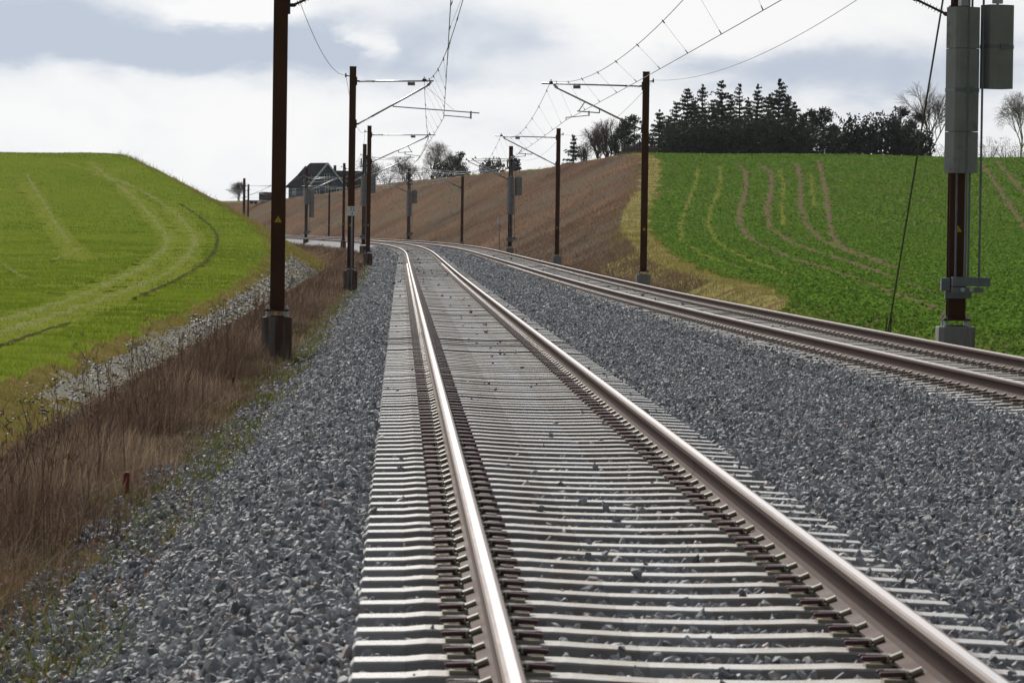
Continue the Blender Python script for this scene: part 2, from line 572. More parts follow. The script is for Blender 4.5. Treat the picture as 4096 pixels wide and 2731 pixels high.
def build_ground():
    rows = np.concatenate([np.arange(2, 130, 1.0), np.arange(130, 720, 2.5), np.arange(720, 1200, 20)])
    left_c = np.concatenate([np.arange(-240, -44, 8), np.arange(-44, -13, 1.0), np.arange(-13, -7, .4), np.arange(-7, -6, .25),
                             [-5.95, -5.6, -5.2, -4.8, -4.5, -4.2, -3.8, -3.4, -3.0, -2.62, -2.4, -2.1, -1.72, -1.0, 0.0]])
    right_c = np.concatenate([[0.0, .9, 1.72, 2.0, 2.45, 2.8, 3.2, 3.6], np.arange(4, 12, .35), np.arange(12, 64, 1.0), np.arange(64, 300, 8)])
    fr = np.array([.25, .5, .75])
    nL, nF = len(left_c), len(fr)
    Rr = rows[:, None] * np.ones((1, nL + nF + len(right_c)))
    dr = d_(rows)[:, None]
    Cc = np.concatenate([np.repeat(left_c[None], len(rows), 0), fr[None] * dr, right_c[None] + dr], 1)
    R = Rr
    P = land(R, Cc)
    nr, nc = R.shape
    idx = np.arange(nr * nc).reshape(nr, nc)
    q = np.stack([idx[:-1, :-1], idx[:-1, 1:], idx[1:, 1:], idx[1:, :-1]], -1).reshape(-1, 4)
    sc = .25 * (R[:-1, :-1] + R[1:, 1:] + R[1:, :-1] + R[:-1, 1:]).ravel()
    oc = .25 * (Cc[:-1, :-1] + Cc[1:, 1:] + Cc[1:, :-1] + Cc[:-1, 1:]).ravel()
    V = P.reshape(-1, 3)
    dd = d_(sc)
    orr = oc - dd
    wob = .35 * np.sin(sc * .7) + .3 * np.sin(sc * .23 + 2) + rng.normal(0, .35, len(sc))
    ballast = (oc > -2.65) & (orr < 2.5)
    verge = (oc <= -2.65) & (oc > -5.9)
    left = oc <= -5.9
    cl = is_cut_left(sc, oc)
    lslope = left & cl
    field_l = left & ~cl
    right = orr >= 2.5
    cr = is_cut_right(sc, oc)
    rslope = right & (cr | (orr < 3.7))
    field_r = right & ~rslope
    specs = [
        ("ballast_bed", ballast, [M_balbed], None, "grey crushed stone bed under both railway tracks"),
        ("railway_verge", verge, [M_verge], None, "grassy railway verge sloping to the ditch"),
        ("ditch_slope", lslope, [M_moss, M_stony], ((sc + wob * 6 < 262) & (sc + wob * 5 > 66) & (-oc + wob * .2 < 6.55 + np.clip((sc - 130) / 130, 0, 1) * 1.0)).astype(int), "mossy and stony ditch slope below the wheat field"),
        ("wheat_field", field_l, [M_wheat], None, "bright green young wheat field rising to a rounded hill"),
        ("cutting_bank", rslope, [M_bank_r, M_strip, M_rape], ((sc + wob * 8 < 205)).astype(int) + ((sc + wob * 4 < 100) & (orr > 3.3)).astype(int), "reddish brown dead grass bank of the railway cutting"),
        ("rape_field", field_r, [M_rape, M_strip], (edge_right(sc, oc) < margin_r(sc) + wob * .3).astype(int), "green crop field with curved tractor tracks"),
    ]
    res = {}
    for name, msk, mats, mi, label in specs:
        f = q[msk]
        used, inv = np.unique(f, return_inverse=True)
        me = mesh_arrays(name, V[used], [inv.reshape(-1, 4)], mats, None if mi is None else mi[msk], smooth=True)
        o = link(name, me)
        tag(o, label, None, None, "structure")
        res[name] = o
    # far country to the horizon
    xs = np.linspace(-2600, 2600, 60)
    ys = np.concatenate([np.arange(1150, 2000, 80), np.arange(2000, 6500, 300)])
    Xg, Yg = np.meshgrid(xs, ys)
    Zg = 3.5 + 1.5 * np.sin(Xg * .006) * np.sin(Yg * .004)
    i2 = np.arange(Xg.size).reshape(Xg.shape)
    q2 = np.stack([i2[:-1, :-1], i2[:-1, 1:], i2[1:, 1:], i2[1:, :-1]], -1).reshape(-1, 4)
    o = link("far_ground", mesh_arrays("far_ground", np.stack([Xg, Yg, Zg], -1).reshape(-1, 3), [q2], M_far, smooth=True))
    tag(o, "distant farmland towards the horizon", None, None, "structure")
    return res


GR = build_ground()


def cast(px, py):
    """where the line of sight through a pixel meets the land"""
    Ys = np.arange(18, 700, .5)
    p0, p1 = at(px, py, 1.0), at(px, py, 2.0)
    dx, dz = p1.x - p0.x, p1.z - p0.z
    X = p0.x + dx * (Ys - 1)
    Z = p0.z + dz * (Ys - 1)
    g = ground_z(X, Ys)
    k = np.argmax(Z < g)
    if not (Z < g).any():
        return None
    return Vector((X[k], Ys[k], g[k]))


# ------------------------------------------------------------------ wheel tracks worn into the fields
M_soil = noisy("bare_soil", spec=0.0, c1=(.13, .098, .06), c2=(.21, .16, .10), scale=3, rough=.95, bump=.8, bump_scale=14)
M_pale = noisy("thin_pale_wheat", spec=0.0, c1=(.19, .22, .06), c2=(.25, .26, .09), scale=2, rough=.9, bump=.8, bump_scale=14)
M_dark = noisy("dark_furrow", spec=0.0, c1=(.055, .05, .025), c2=(.085, .075, .035), scale=3, rough=.95)
M_yel = noisy("yellowed_crop", spec=0.0, c1=(.15, .18, .034), c2=(.20, .20, .05), scale=3, rough=.9, bump=.8, bump_scale=10)
STRIPS = []


def strip(name, pts, width, m, label, rough_edge=.3):
    k = 1.7415
    P = []
    for i in range(len(pts) - 1):
        for t in np.linspace(0, 1, 14, endpoint=(i == len(pts) - 2)):
            P.append((pts[i][0] * (1 - t) + pts[i + 1][0] * t, pts[i][1] * (1 - t) + pts[i + 1][1] * t))
    P = np.array(P)
    ker = np.hanning(13); ker /= ker.sum()
    Pp = np.stack([np.convolve(np.pad(P[:, j], 6, mode="reflect", reflect_type="odd"), ker, mode="valid") for j in (0, 1)], 1)
    G = [cast(px * k, py * k) for px, py in Pp]
    G = np.array([g for g in G if g is not None])
    keep = [0]
    for i in range(1, len(G)):
        if np.hypot(*(G[i, :2] - G[keep[-1], :2])) > .8:
            keep.append(i)
    G = G[keep][:, :2]
    # even spacing
    L = np.concatenate([[0], np.cumsum(np.hypot(*np.diff(G, axis=0).T))])
    n = max(4, int(L[-1] / .7))
    g = np.stack([np.interp(np.linspace(0, L[-1], n), L, G[:, j]) for j in (0, 1)], 1)
    STRIPS.append((g, width))
    t = np.gradient(g, axis=0)
    t /= np.linalg.norm(t, axis=1)[:, None]
    nrm = np.stack([-t[:, 1], t[:, 0]], 1)
    V = []
    cross = (-1, -.5, 0, .5, 1)
    jit = rng.normal(0, rough_edge * width * .5, (n, 2))
    for c in cross:
        w = width / 2 * (1 + 0 * jit[:, 0]) + (jit[:, 0] if c < 0 else jit[:, 1])
        xy = g + nrm * (np.clip(w, .1 * width, width) * c)[:, None]
        z = ground_z(xy[:, 0], xy[:, 1]) + (.035 if width < 1 else .02) - .02 * abs(c)
        V.append(np.column_stack([xy, z]))
    V = np.stack(V, 1).reshape(-1, 3)
    idx = np.arange(len(V)).reshape(n, 5)
    q = np.stack([idx[:-1, :-1], idx[:-1, 1:], idx[1:, 1:], idx[1:, :-1]], -1).reshape(-1, 4)
    return tag(link(name, mesh_arrays(name, V, [q], m, smooth=True)), label, None, None, "structure")


for pts in ([(1690, 375), (1714, 395), (1713, 440), (1701, 480), (1696, 512), (1722, 550), (1800, 588), (1900, 620), (2000, 655), (2100, 692), (2190, 730)],
            [(1745, 378), (1773, 400), (1771, 440), (1760, 490), (1772, 530), (1832, 565), (1950, 602), (2060, 642), (2150, 676)],
            [(1831, 375), (1840, 420), (1838, 470), (1850, 515), (1885, 552), (1960, 585), (2070, 620)],
            [(1880, 370), (1890, 410), (1898, 450), (1904, 500), (1912, 545), (1940, 572), (2020, 600)],
            [(2252, 372), (2285, 420), (2330, 490), (2380, 560)], [(2290, 372), (2330, 420), (2390, 480)]):
    strip("wheel_track", pts, .42, M_soil, "bare soil wheel track curving through the green crop", .6)
for pts in ([(1604, 388), (1600, 420), (1580, 470), (1562, 520), (1566, 556), (1620, 590), (1720, 625)],
            [(1655, 382), (1655, 430), (1634, 480), (1625, 520), (1650, 560), (1720, 600), (1860, 648)],
            [(1790, 390), (1800, 425), (1795, 470), (1800, 520)], [(1862, 400), (1868, 440), (1870, 480)]):
    strip("yellowed_row", pts, .34, M_yel, "yellowed thin row in the green crop")
strip("dark_furrow", [(412, 468), (450, 492), (485, 520), (500, 545), (495, 575), (470, 605), (430, 630), (380, 655), (300, 690)], .22, M_dark, "dark furrow curving across the wheat field")
strip("dark_furrow", [(-40, 815), (20, 790), (90, 765), (180, 738)], .16, M_dark, "short dark furrow low on the wheat field")
for pts in ([(215, 380), (300, 448), (345, 492), (376, 532), (386, 556), (371, 582), (320, 620), (250, 652), (150, 692), (60, 722), (-30, 745)],
            [(150, 375), (235, 400), (330, 440), (405, 492), (438, 530), (450, 556), (432, 590), (380, 630), (300, 665), (200, 700), (100, 735), (-30, 775)]):
    strip("wheel_track", pts, .42, M_pale, "pale worn wheel track bending across the wheat field", .55)
M_band = noisy("yellower_wheat", spec=0.0, c1=(.17, .205, .03), c2=(.21, .23, .045), scale=.6, rough=.9, bump=.8, bump_scale=9)
for pts in ([(205, 372), (290, 440), (352, 500), (395, 548), (385, 580), (330, 618), (250, 655), (150, 700), (40, 735), (-40, 760)],
            [(385, 480), (425, 520), (445, 552), (428, 595), (370, 640), (290, 676), (190, 712), (60, 760), (-40, 790)],
            [(60, 420), (110, 500), (150, 560), (190, 600)]):
    strip("yellowed_wheat_band", pts, 1.7, M_band, "broad yellowish band in the wheat along the wheel tracks", .5)
for pts in ([(0, 605), (60, 640)], [(120, 600), (195, 568)], [(60, 400), (120, 500), (160, 560)]):
    strip("worn_patch", pts, .3, M_pale, "thin worn patch in the wheat", .7)

# ------------------------------------------------------------------ track: rails, sleepers, fastenings
M_rust = noisy("rail_rust", (.070, .042, .034), (.105, .066, .055), 3.0, rough=.7, rough2=.85, spec=.12, bump=.15, bump_scale=40)
M_steel = noisy("rail_running_band", (.55, .55, .57), (.40, .37, .36), 2.2, rough=.27, rough2=.45, metal=1.0, stretch=(1, .12, 1))
M_oxide = noisy("rail_head_oxide", (.16, .112, .096), (.23, .18, .16), 3.5, rough=.6, rough2=.75, spec=.3)
M_conc = noisy("sleeper_concrete", (.25, .246, .24), (.37, .363, .352), 2.2, rough=.42, rough2=.58, bump=.25, bump_scale=45, c3=(.29, .245, .17), scale3=2.0, thr3=(.55, .72), spec=.55)


def per_piece(m, lo, hi):
    """every sleeper has its own tone"""
    t = m.node_tree
    b = t.nodes["Principled BSDF"]
    src = b.inputs["Base Color"].links[0].from_socket
    geo = nd(t, "ShaderNodeNewGeometry")
    oi = nd(t, "ShaderNodeObjectInfo")
    f = math_n(t, "FRACT", math_n(t, "ADD", geo.outputs["Random Per Island"], oi.outputs["Random"]))
    k = math_n(t, "ADD", math_n(t, "MULTIPLY", f, hi - lo), lo)
    mx = nd(t, "ShaderNodeMix", data_type="RGBA", blend_type="MULTIPLY")
    mx.inputs[0].default_value = 1.0
    t.links.new(src, mx.inputs[6])
    t.links.new(k, mx.inputs[7])
    t.links.new(mx.outputs[2], b.inputs["Base Color"])


M_conc_stained = noisy("rust_dusted_concrete", (.235, .22, .198), (.345, .328, .305), 2.2, rough=.5, rough2=.65, bump=.25, bump_scale=45, c3=(.19, .145, .095), scale3=3.0, thr3=(.48, .68), spec=.5)
per_piece(M_conc, .78, 1.12)
per_piece(M_conc_stained, .78, 1.12)
M_clip = mat("fastening_spring_steel", (.085, .026, .021), .32, 0.0, .6)
M_pad = mat("fastening_insulator", (.40, .36, .255), .35, 0.0, .5)
M_cast = mat("fastening_shoulder", (.05, .045, .042), .6, 0.0, .4)

RAIL = [(-.075, -.172, 0), (-.075, -.161, 0), (-.022, -.141, 0), (-.0095, -.120, 0), (-.0085, -.062, 0), (-.018, -.048, 0), (-.0355, -.038, 0), (-.0365, -.014, 0),
        (-.030, -.0035, 2), (-.017, -.0005, 1), (.017, -.0005, 1), (.030, -.0035, 2), (.0365, -.014, 0), (.0355, -.038, 0), (.018, -.048, 0), (.0085, -.062, 0), (.0095, -.120, 0),
        (.022, -.141, 0), (.075, -.161, 0), (.075, -.172, 0)]


def rail_mesh(off_fn, lr, name):
    s = np.concatenate([np.arange(4, 140, 1.5), np.arange(140, 720, 3.0)])
    pr = np.array([(a, b) for a, b, _ in RAIL])
    seg = [RAIL[i][2] for i in range(len(RAIL))]
    V = []
    for k, ss in enumerate(s):
        c = float(cant_(ss))
        roll = c / 1.5
        o = off_fn(ss)
        for (a, b) in pr:
            oo = lr * .7535 + a
            V.append((o + oo, b + roll * oo, ss))
    V = np.array(V)
    W = TP(V[:, 2], V[:, 0], V[:, 1])
    n = len(RAIL)
    idx = np.arange(len(V)).reshape(len(s), n)
    nxt = np.roll(idx, -1, axis=1)
    q = np.stack([idx[:-1], nxt[:-1], nxt[1:], idx[1:]], -1).reshape(-1, 4)
    mi = np.array([max(seg[i], seg[(i + 1) % n]) if not (seg[i] == 1 and seg[(i + 1) % n] == 1) else 1 for i in range(n)])
    mi = np.array([1 if (seg[i] == 1 and seg[(i + 1) % n] == 1) else (2 if (seg[i] + seg[(i + 1) % n] >= 2) else 0) for i in range(n)])
    return mesh_arrays(name, W, [q], [M_rust, M_steel, M_oxide], np.tile(mi, len(s) - 1))


def sleeper_mesh():
    # (offset, top height, half width top, half width bottom)
    half = [(1.275, -.218, .080, .105), (1.262, -.202, .090, .112), (1.08, -.196, .096, .116), (1.0, -.187, .10, .12), (.50, -.186, .10, .12), (.40, -.191, .096, .116), (.20, -.198, .092, .112)]
    st = [(-x, z, a, b) for x, z, a, b in half] + [(0, -.199, .09, .11)] + half[::-1]
    V, F = [], []
    for (x, z, a, b) in st:
        V += [(x, -b, -.40), (x, -a - .004, z - .007), (x, -a + .003, z), (x, a - .003, z), (x, a + .004, z - .007), (x, b, -.40)]
    for i in range(len(st) - 1):
        for j in range(5):
            p = i * 6 + j
            F.append((p, p + 6, p + 7, p + 1))
    F.append((0, 1, 2, 3, 4, 5))
    e = (len(st) - 1) * 6
    F.append((e + 5, e + 4, e + 3, e + 2, e + 1, e))
    me = bpy.data.meshes.new("sleeper")
    me.from_pydata(V, [], F)
    me.materials.append(M_conc)
    me.materials.append(M_conc_stained)
    for p in me.polygons:
        if .30 < abs(p.center.x) < 1.09:
            p.material_index = 1
    me.update()
    return me


def clip_mesh(sgn):
    """one fastening beside the rail foot; sgn -1: on the outer left of the rail"""
    mb = MB()
    s = sgn
    z0 = -.186
    # cast shoulder and pale base
    mb.box(min(s * .085, s * .175), max(s * .085, s * .175), -.055, .055, z0 - .002, z0 + .014, 1)
    mb.box(min(s * .088, s * .115), max(s * .088, s * .115), -.03, .03, z0 + .012, z0 + .045, 2)
    # spring: two long legs and the loop joining them
    for y in (-.048, .042):
        mb.tube((s * .098, y, z0 + .034), (s * .185, y, z0 + .030), .0115, .0115, 8, 0)
        mb.tube((s * .185, y, z0 + .030), (s * .192, y, z0 + .029), .0115, .006, 8, 0)
    mb.tube((s * .10, .045, z0 + .036), (s * .068, .0, z0 + .034), .010, .010, 6, 0)
    mb.tube((s * .10, -.045, z0 + .036), (s * .068, -.0, z0 + .034), .010, .010, 6, 0)
    mb.box(min(s * .10, s * .165), max(s * .10, s * .165), .005, .035, z0 + .034, z0 + .042, 0)
    # toe insulator on the rail foot, collar
    mb.tube((s * .082, -.036, z0 + .032), (s * .040, -.036, z0 + .050), .013, .013, 8, 1)
    mb.tube((s * .099, -.05, z0 + .034), (s * .090, -.05, z0 + .034), .015, .015, 8, 1)
    mb.box(min(s * .055, s * .09), max(s * .055, s * .09), -.055, .055, z0 + .006, z0 + .020, 1)
    return mb.mesh("rail_clip", [M_clip, M_pad, M_cast])


SLEEPER = sleeper_mesh()
CLIPS = {-1: clip_mesh(-1), 1: clip_mesh(1)}


def me_arrays(me):
    v = np.empty(len(me.vertices) * 3, np.float32)
    me.vertices.foreach_get("co", v)
    return v.reshape(-1, 3), [tuple(p.vertices) for p in me.polygons], [p.material_index for p in me.polygons]


def many(name, items, parent, mats):
    """join copies of (mesh, dx) placed at stations into one mesh; items: list of (mesh, s, off, dx)"""
    groups = {}
    for me, s, off, dx in items:
        groups.setdefault((me.name, dx), (me, [], []))
        groups[(me.name, dx)][1].append(s)
        groups[(me.name, dx)][2].append(off)
    V, F3, base, MI = [], {}, 0, {}
    for (_, dx), (me, ss, oo) in groups.items():
        v, fs, mi = me_arrays(me)
        ss, oo = np.array(ss), np.array(oo)
        n = len(ss)
        cr = cant_(ss) / 1.5
        th = th_(ss)
        px = v[None, :, 0] + dx
        pz = v[None, :, 2] + cr[:, None] * px
        c = TP(ss, oo, 0.0)
        x = c[:, 0:1] + np.cos(th)[:, None] * px - np.sin(th)[:, None] * v[None, :, 1]
        y = c[:, 1:2] + np.sin(th)[:, None] * px + np.cos(th)[:, None] * v[None, :, 1]
        z = c[:, 2:3] + pz + (rng.normal(0, .006, (n, 1)) if me is SLEEPER else 0)
        V.append(np.stack([x, y, z], -1).reshape(-1, 3))
        for f, m in zip(fs, mi):
            arr = base + np.arange(n)[:, None] * len(v) + np.array(f)[None, :]
            F3.setdefault(len(f), []).append(arr)
            MI.setdefault(len(f), []).append(np.full(n, m))
        base += n * len(v)
    keys = sorted(F3)
    faces = [np.concatenate(F3[k]) for k in keys]
    mis = np.concatenate([np.concatenate(MI[k]) for k in keys])
    o = link(name, mesh_arrays(name, np.concatenate(V), faces, mats, mis), parent)
    o["kind"] = "stuff"
    return o


M_weld = mat("weld_scale", (.022, .017, .016), .8, 0, .1)
WELDS = {("nea", -1): (26.6, 51.0), ("nea", 1): (27.3, 58.5, 124.0), ("far", -1): (58.0, 92.0), ("far", 1): (52.0, 80.0, 120.0)}


def build_track(label, off_fn, s_first, n_single, s_end, clip_sides):
    root = thing("railway_track", label, "railway track", (0, 0, 0))
    for lr in (-1, 1):
        ro = link("rail", rail_mesh(off_fn, lr, "rail"), root)
        for sw_ in WELDS.get((label[:3], lr), ()):
            # dark upset collar left by a rail weld
            vs = []
            for ds in (-.014, .014):
                for (a, b) in [(p[0] * 1.02 + math.copysign(.0025, p[0]), p[1]) for p in RAIL[1:7]]:
                    vs.append((float(off_fn(sw_)) + lr * .7535 + a, b + float(cant_(sw_)) / 1.5 * lr * .7535, sw_ + ds))
            vs = np.array(vs)
            Wd_ = TP(vs[:, 2], vs[:, 0], vs[:, 1])
            link("weld", mesh_arrays("weld", Wd_, [np.array([[i, i + 1, i + 7, i + 6] for i in range(5)])], M_weld), ro)
    stations = np.arange(s_first, s_end, .6)
    far_s, far_c = [], []
    for k, s in enumerate(stations):
        off = float(off_fn(s))
        if k < n_single:
            c = TP(np.array([s]), np.array([off]))[0]
            so = link("sleeper", SLEEPER, root, c + np.array([0, 0, rng.normal(0, .002)]),
                      (0, -math.atan(float(cant_(s)) / 1.5), float(th_(s)) + rng.normal(0, .004)))
            for lr in (-1, 1):
                for sg in (-1, 1):
                    if (lr, sg) in clip_sides:
                        link("rail_clip", CLIPS[sg], so, (lr * .7535, 0, 0))
                    else:
                        far_c.append((CLIPS[sg], s, off, lr * .7535))
        else:
            far_s.append((SLEEPER, s, off, 0.0))
            if s < 190:
                for lr in (-1, 1):
                    for sg in (-1, 1):
                        far_c.append((CLIPS[sg], s, off, lr * .7535))
    many("distant_sleepers", far_s, root, [M_conc, M_conc_stained])
    if far_c:
        many("distant_rail_clips", far_c, root, [M_clip, M_pad, M_cast])
    return root


ALLC = {(-1, -1), (-1, 1), (1, -1), (1, 1)}
TRACK_L = build_track("nearer railway track with white concrete sleepers filling the foreground", lambda s: 0.0 * s, 10.9, 75, 640, ALLC)
TRACK_R = build_track("farther railway track running beside the green crop field", lambda s: d_(s), 26.0, 75, 640, {(-1, -1), (1, -1)})

# ------------------------------------------------------------------ ballast stones
M_stone = bpy.data.materials.new("ballast_stone")
M_stone.use_nodes = True


def stone_material():
    t = M_stone.node_tree
    b = t.nodes["Principled BSDF"]
    oi = nd(t, "ShaderNodeObjectInfo")
    ramp = nd(t, "ShaderNodeValToRGB")
    e = ramp.color_ramp.elements
    cs = [(0.0, (.12, .124, .13)), (.22, (.215, .221, .228)), (.55, (.30, .306, .312)), (.80, (.37, .374, .376)), (.93, (.45, .445, .435)), (.965, (.38, .30, .265)), (1.0, (.28, .255, .24))]
    while len(e) < len(cs):
        e.new(.5)
    for i, (p, c) in enumerate(cs):
        e[i].position, e[i].color = p, (*c, 1)
    t.links.new(oi.outputs["Random"], ramp.inputs[0])
    tc = nd(t, "ShaderNodeTexCoord")
    n = nd(t, "ShaderNodeTexNoise", in_Scale=1.6, in_Detail=5.0, in_Roughness=.65)
    t.links.new(tc.outputs["Object"], n.inputs["Vector"])
    mr = nd(t, "ShaderNodeMapRange")
    mr.inputs["From Min"].default_value = .3
    mr.inputs["From Max"].default_value = .7
    mr.inputs["To Min"].default_value = .76
    mr.inputs["To Max"].default_value = 1.40
    t.links.new(n.outputs[0], mr.inputs[0])
    mx = nd(t, "ShaderNodeMix", data_type="RGBA", blend_type="MULTIPLY")
    mx.inputs[0].default_value = 1.0
    t.links.new(ramp.outputs[0], mx.inputs[6])
    t.links.new(mr.outputs[0], mx.inputs[7])
    t.links.new(mx.outputs[2], b.inputs["Base Color"])
    b.inputs["Roughness"].default_value = .7
    b.inputs["Specular IOR Level"].default_value = .3


stone_material()


def stone_mesh(seed):
    r = np.random.default_rng(seed)
    bm = bmesh.new()
    n = 15
    p = r.normal(size=(n, 3))
    p /= np.linalg.norm(p, axis=1)[:, None]
    p *= r.uniform(.8, 1.05, (n, 1))
    p *= np.array([1.0, r.uniform(.65, .95), r.uniform(.5, .75)])
    for q in p:
        bm.verts.new(q)
    g = bmesh.ops.convex_hull(bm, input=bm.verts)
    bmesh.ops.delete(bm, geom=[v for v in bm.verts if not v.link_faces], context="VERTS")
    me = bpy.data.meshes.new("stone")
    bm.to_mesh(me)
    bm.free()
    me.materials.append(M_stone)
    return me


STONES = [stone_mesh(100 + i) for i in range(12)]


def in_view(P, margin=90):
    u, v = project(P)
    return (u > -margin) & (u < W_PX + margin) & (v > -margin) & (v < H_PX + margin) & (P[..., 1] > 5)


def scatter_band(s0, s1, dens, omin, omax):
    n = int((s1 - s0) * (omax - omin) * dens)
    s = rng.uniform(s0, s1, n)
    o = rng.uniform(omin, omax, n)
    return s, o


def ballast_points():
    S_, O_, R_ = [], [], []
    for (a, b, dens, r0, r1) in ((10, 24, 580, .0215, .039), (24, 48, 500, .022, .038), (48, 85, 330, .025, .042), (85, 140, 150, .034, .056), (140, 200, 75, .048, .075), (200, 340, 26, .075, .12)):
        s, o = scatter_band(a, b, dens, -3.3 if a < 40 else -2.95, 9.2)
        d = d_(s)
        keep = (o - d < 2.75) & ((o > -2.6) | (rng.random(len(s)) < np.interp(s, [34, 60], [.6, .35])))
        s, o = s[keep], o[keep]
        r = r0 * (r1 / r0) ** rng.random(len(s))
        S_.append(s); O_.append(o); R_.append(r)
    s, o, r = np.concatenate(S_), np.concatenate(O_), np.concatenate(R_)
    d = d_(s)
    # sleepers keep the stones down between them
    h = rng.normal(0, .012, len(s)) - .004
    for off, first in ((0 * s, 10.9), (d, 26.0)):
        q = o - off
        ph = np.abs(((s - first + .3) % .6) - .3)
        on = (np.abs(q) < 1.29) & (ph < .155)
        crib = (np.abs(q) < 1.27) & ~on
        drop = on & (rng.random(len(s)) > .0045)
        h = np.where(crib, h + np.interp(s, [26, 45, 90], [.016, -.022, -.07]), h)
        rail = np.abs(np.abs(q) - .7535) < .11
        drop |= rail & (np.abs(q) < 1.3)
        if first == 26.0:      # the farther track lies deeper in its ballast on the near side
            bury = (q < -1.0) & (q > -1.7)
            lift = bury & (rng.random(len(s)) < .6)
            drop &= ~(lift & on)
            h = np.where(lift, h + .045, h)
            on = on & ~lift
        drop |= crib & (np.abs(np.abs(q) - .7535) < .26) & (rng.random(len(s)) < .5)
        h = np.where(on, .25 - .205 + r * .45, h)
        r = np.where(drop, -1, r)
    ok = r > 0
    s, o, r, h = s[ok], o[ok], r[ok], h[ok]
    P = land(s, o)
    P[:, 2] += h
    v = in_view(P)
    return P[v], r[v]


def build_ballast():
    P, r = ballast_points()
    # the stones that show largest stand as single parts
    size = r / P[:, 1]
    order = np.argsort(-size)
    u, v = project(P)
    inside = (u > 0) & (u < W_PX) & (v > 0) & (v < H_PX - 6)
    big = [i for i in order if inside[i]][:290]
    bed = GR["ballast_bed"]
    objs = []
    for k, i in enumerate(big):
        o = link("stone", STONES[k % len(STONES)], bed, P[i], tuple(rng.uniform(0, 6.28, 3)))
        o.scale = (r[i] * rng.uniform(.9, 1.3), r[i] * rng.uniform(.8, 1.15), r[i] * rng.uniform(.8, 1.1))
        objs.append(o)
    mask = np.ones(len(P), bool)
    mask[big] = False
    P, r = P[mask], r[mask]
    me = bpy.data.meshes.new("ballast_stones")
    me.vertices.add(len(P))
    me.vertices.foreach_set("co", P.astype(np.float32).ravel())
    at_ = me.attributes.new("size", "FLOAT", "POINT")
    at_.data.foreach_set("value", r.astype(np.float32))
    me.update()
    o = link("ballast_stones", me, bed)
    o["kind"] = "stuff"
    ng = bpy.data.node_groups.new("ballast_stones", "GeometryNodeTree")
    ng.interface.new_socket("Geometry", in_out="INPUT", socket_type="NodeSocketGeometry")
    ng.interface.new_socket("Geometry", in_out="OUTPUT", socket_type="NodeSocketGeometry")
    gi, go = ng.nodes.new("NodeGroupInput"), ng.nodes.new("NodeGroupOutput")
    join = ng.nodes.new("GeometryNodeJoinGeometry")
    for k in range(len(STONES)):
        inf = ng.nodes.new("GeometryNodeObjectInfo")
        inf.transform_space = "ORIGINAL"
        inf.inputs["Object"].default_value = objs[k]
        inf.inputs["As Instance"].default_value = True
        ng.links.new(inf.outputs["Geometry"], join.inputs[0])
    iop = ng.nodes.new("GeometryNodeInstanceOnPoints")
    iop.inputs["Pick Instance"].default_value = True
    rv = ng.nodes.new("FunctionNodeRandomValue")
    rv.data_type = "FLOAT_VECTOR"
    rv.inputs[1].default_value = (6.28, 6.28, 6.28)
    rs = ng.nodes.new("FunctionNodeRandomValue")
    rs.data_type = "FLOAT_VECTOR"
    rs.inputs[0].default_value = (.8, .75, .75)
    rs.inputs[1].default_value = (1.35, 1.2, 1.1)
    rs.inputs["Seed"].default_value = 5
    na = ng.nodes.new("GeometryNodeInputNamedAttribute")
    na.data_type = "FLOAT"
    na.inputs["Name"].default_value = "size"
    vm = ng.nodes.new("ShaderNodeVectorMath")
    vm.operation = "SCALE"
    ng.links.new(rs.outputs[0], vm.inputs[0])
    ng.links.new(na.outputs[0], vm.inputs["Scale"])
    ng.links.new(gi.outputs[0], iop.inputs["Points"])
    ng.links.new(join.outputs[0], iop.inputs["Instance"])
    ng.links.new(rv.outputs[0], iop.inputs["Rotation"])
    ng.links.new(vm.outputs[0], iop.inputs["Scale"])
    ng.links.new(iop.outputs[0], go.inputs[0])
    md = o.modifiers.new("stones", "NODES")
    md.node_group = ng
    me.materials.append(M_stone)
    return len(P)


N_STONES = build_ballast()
print("stones", N_STONES)
# ------------------------------------------------------------------ catenary masts
M_mast = noisy("mast_rust", (.060, .024, .014), (.10, .042, .022), 2.0, rough=.75, rough2=.9, spec=.2, bump=.1, bump_scale=60, stretch=(1, 1, .4))
M_found = noisy("foundation_concrete", (.22, .215, .20), (.33, .32, .30), 2.2, rough=.85, bump=.25, bump_scale=40, c3=(.085, .045, .026), scale3=1.6, thr3=(.34, .56), stretch=(2.2, 2.2, .25))
M_galv = noisy("galvanised_steel", (.40, .42, .45), (.55, .57, .60), 5, rough=.38, rough2=.52, metal=.85)
M_galvd = noisy("weathered_galvanised_steel", (.15, .165, .19), (.21, .225, .25), 5, rough=.5, metal=.4)
M_ins = mat("composite_insulator", (.055, .05, .052), .4, 0.0, .5)
M_dark = mat("dark_fittings", (.03, .03, .032), .5, .2, .4)
M_yellow = noisy("warning_yellow", (.62, .43, .015), (.55, .38, .02), 12, rough=.5)
M_black = mat("sign_black", (.012, .012, .013), .5)
M_plate = noisy("number_plate_grey", (.30, .31, .33), (.36, .37, .39), 8, rough=.5)
M_white = noisy("sign_white", (.80, .79, .81), (.86, .85, .87), 6, rough=.45)
M_weight = noisy("weight_concrete", (.23, .23, .23), (.31, .31, .305), 2.5, rough=.85, bump=.3, bump_scale=40, c3=(.15, .15, .15), scale3=3.2, thr3=(.58, .74))
M_cable = mat("dark_cable", (.05, .04, .035), .6)
M_wire = mat("overhead_wire", (.14, .135, .13), .45, .6)


M_found_r = noisy("foundation_concrete_grey", (.22, .215, .20), (.33, .32, .30), 2.2, rough=.85, bump=.25, bump_scale=40, c3=(.12, .075, .045), scale3=2.0, thr3=(.54, .72), stretch=(2.2, 2.2, .25))


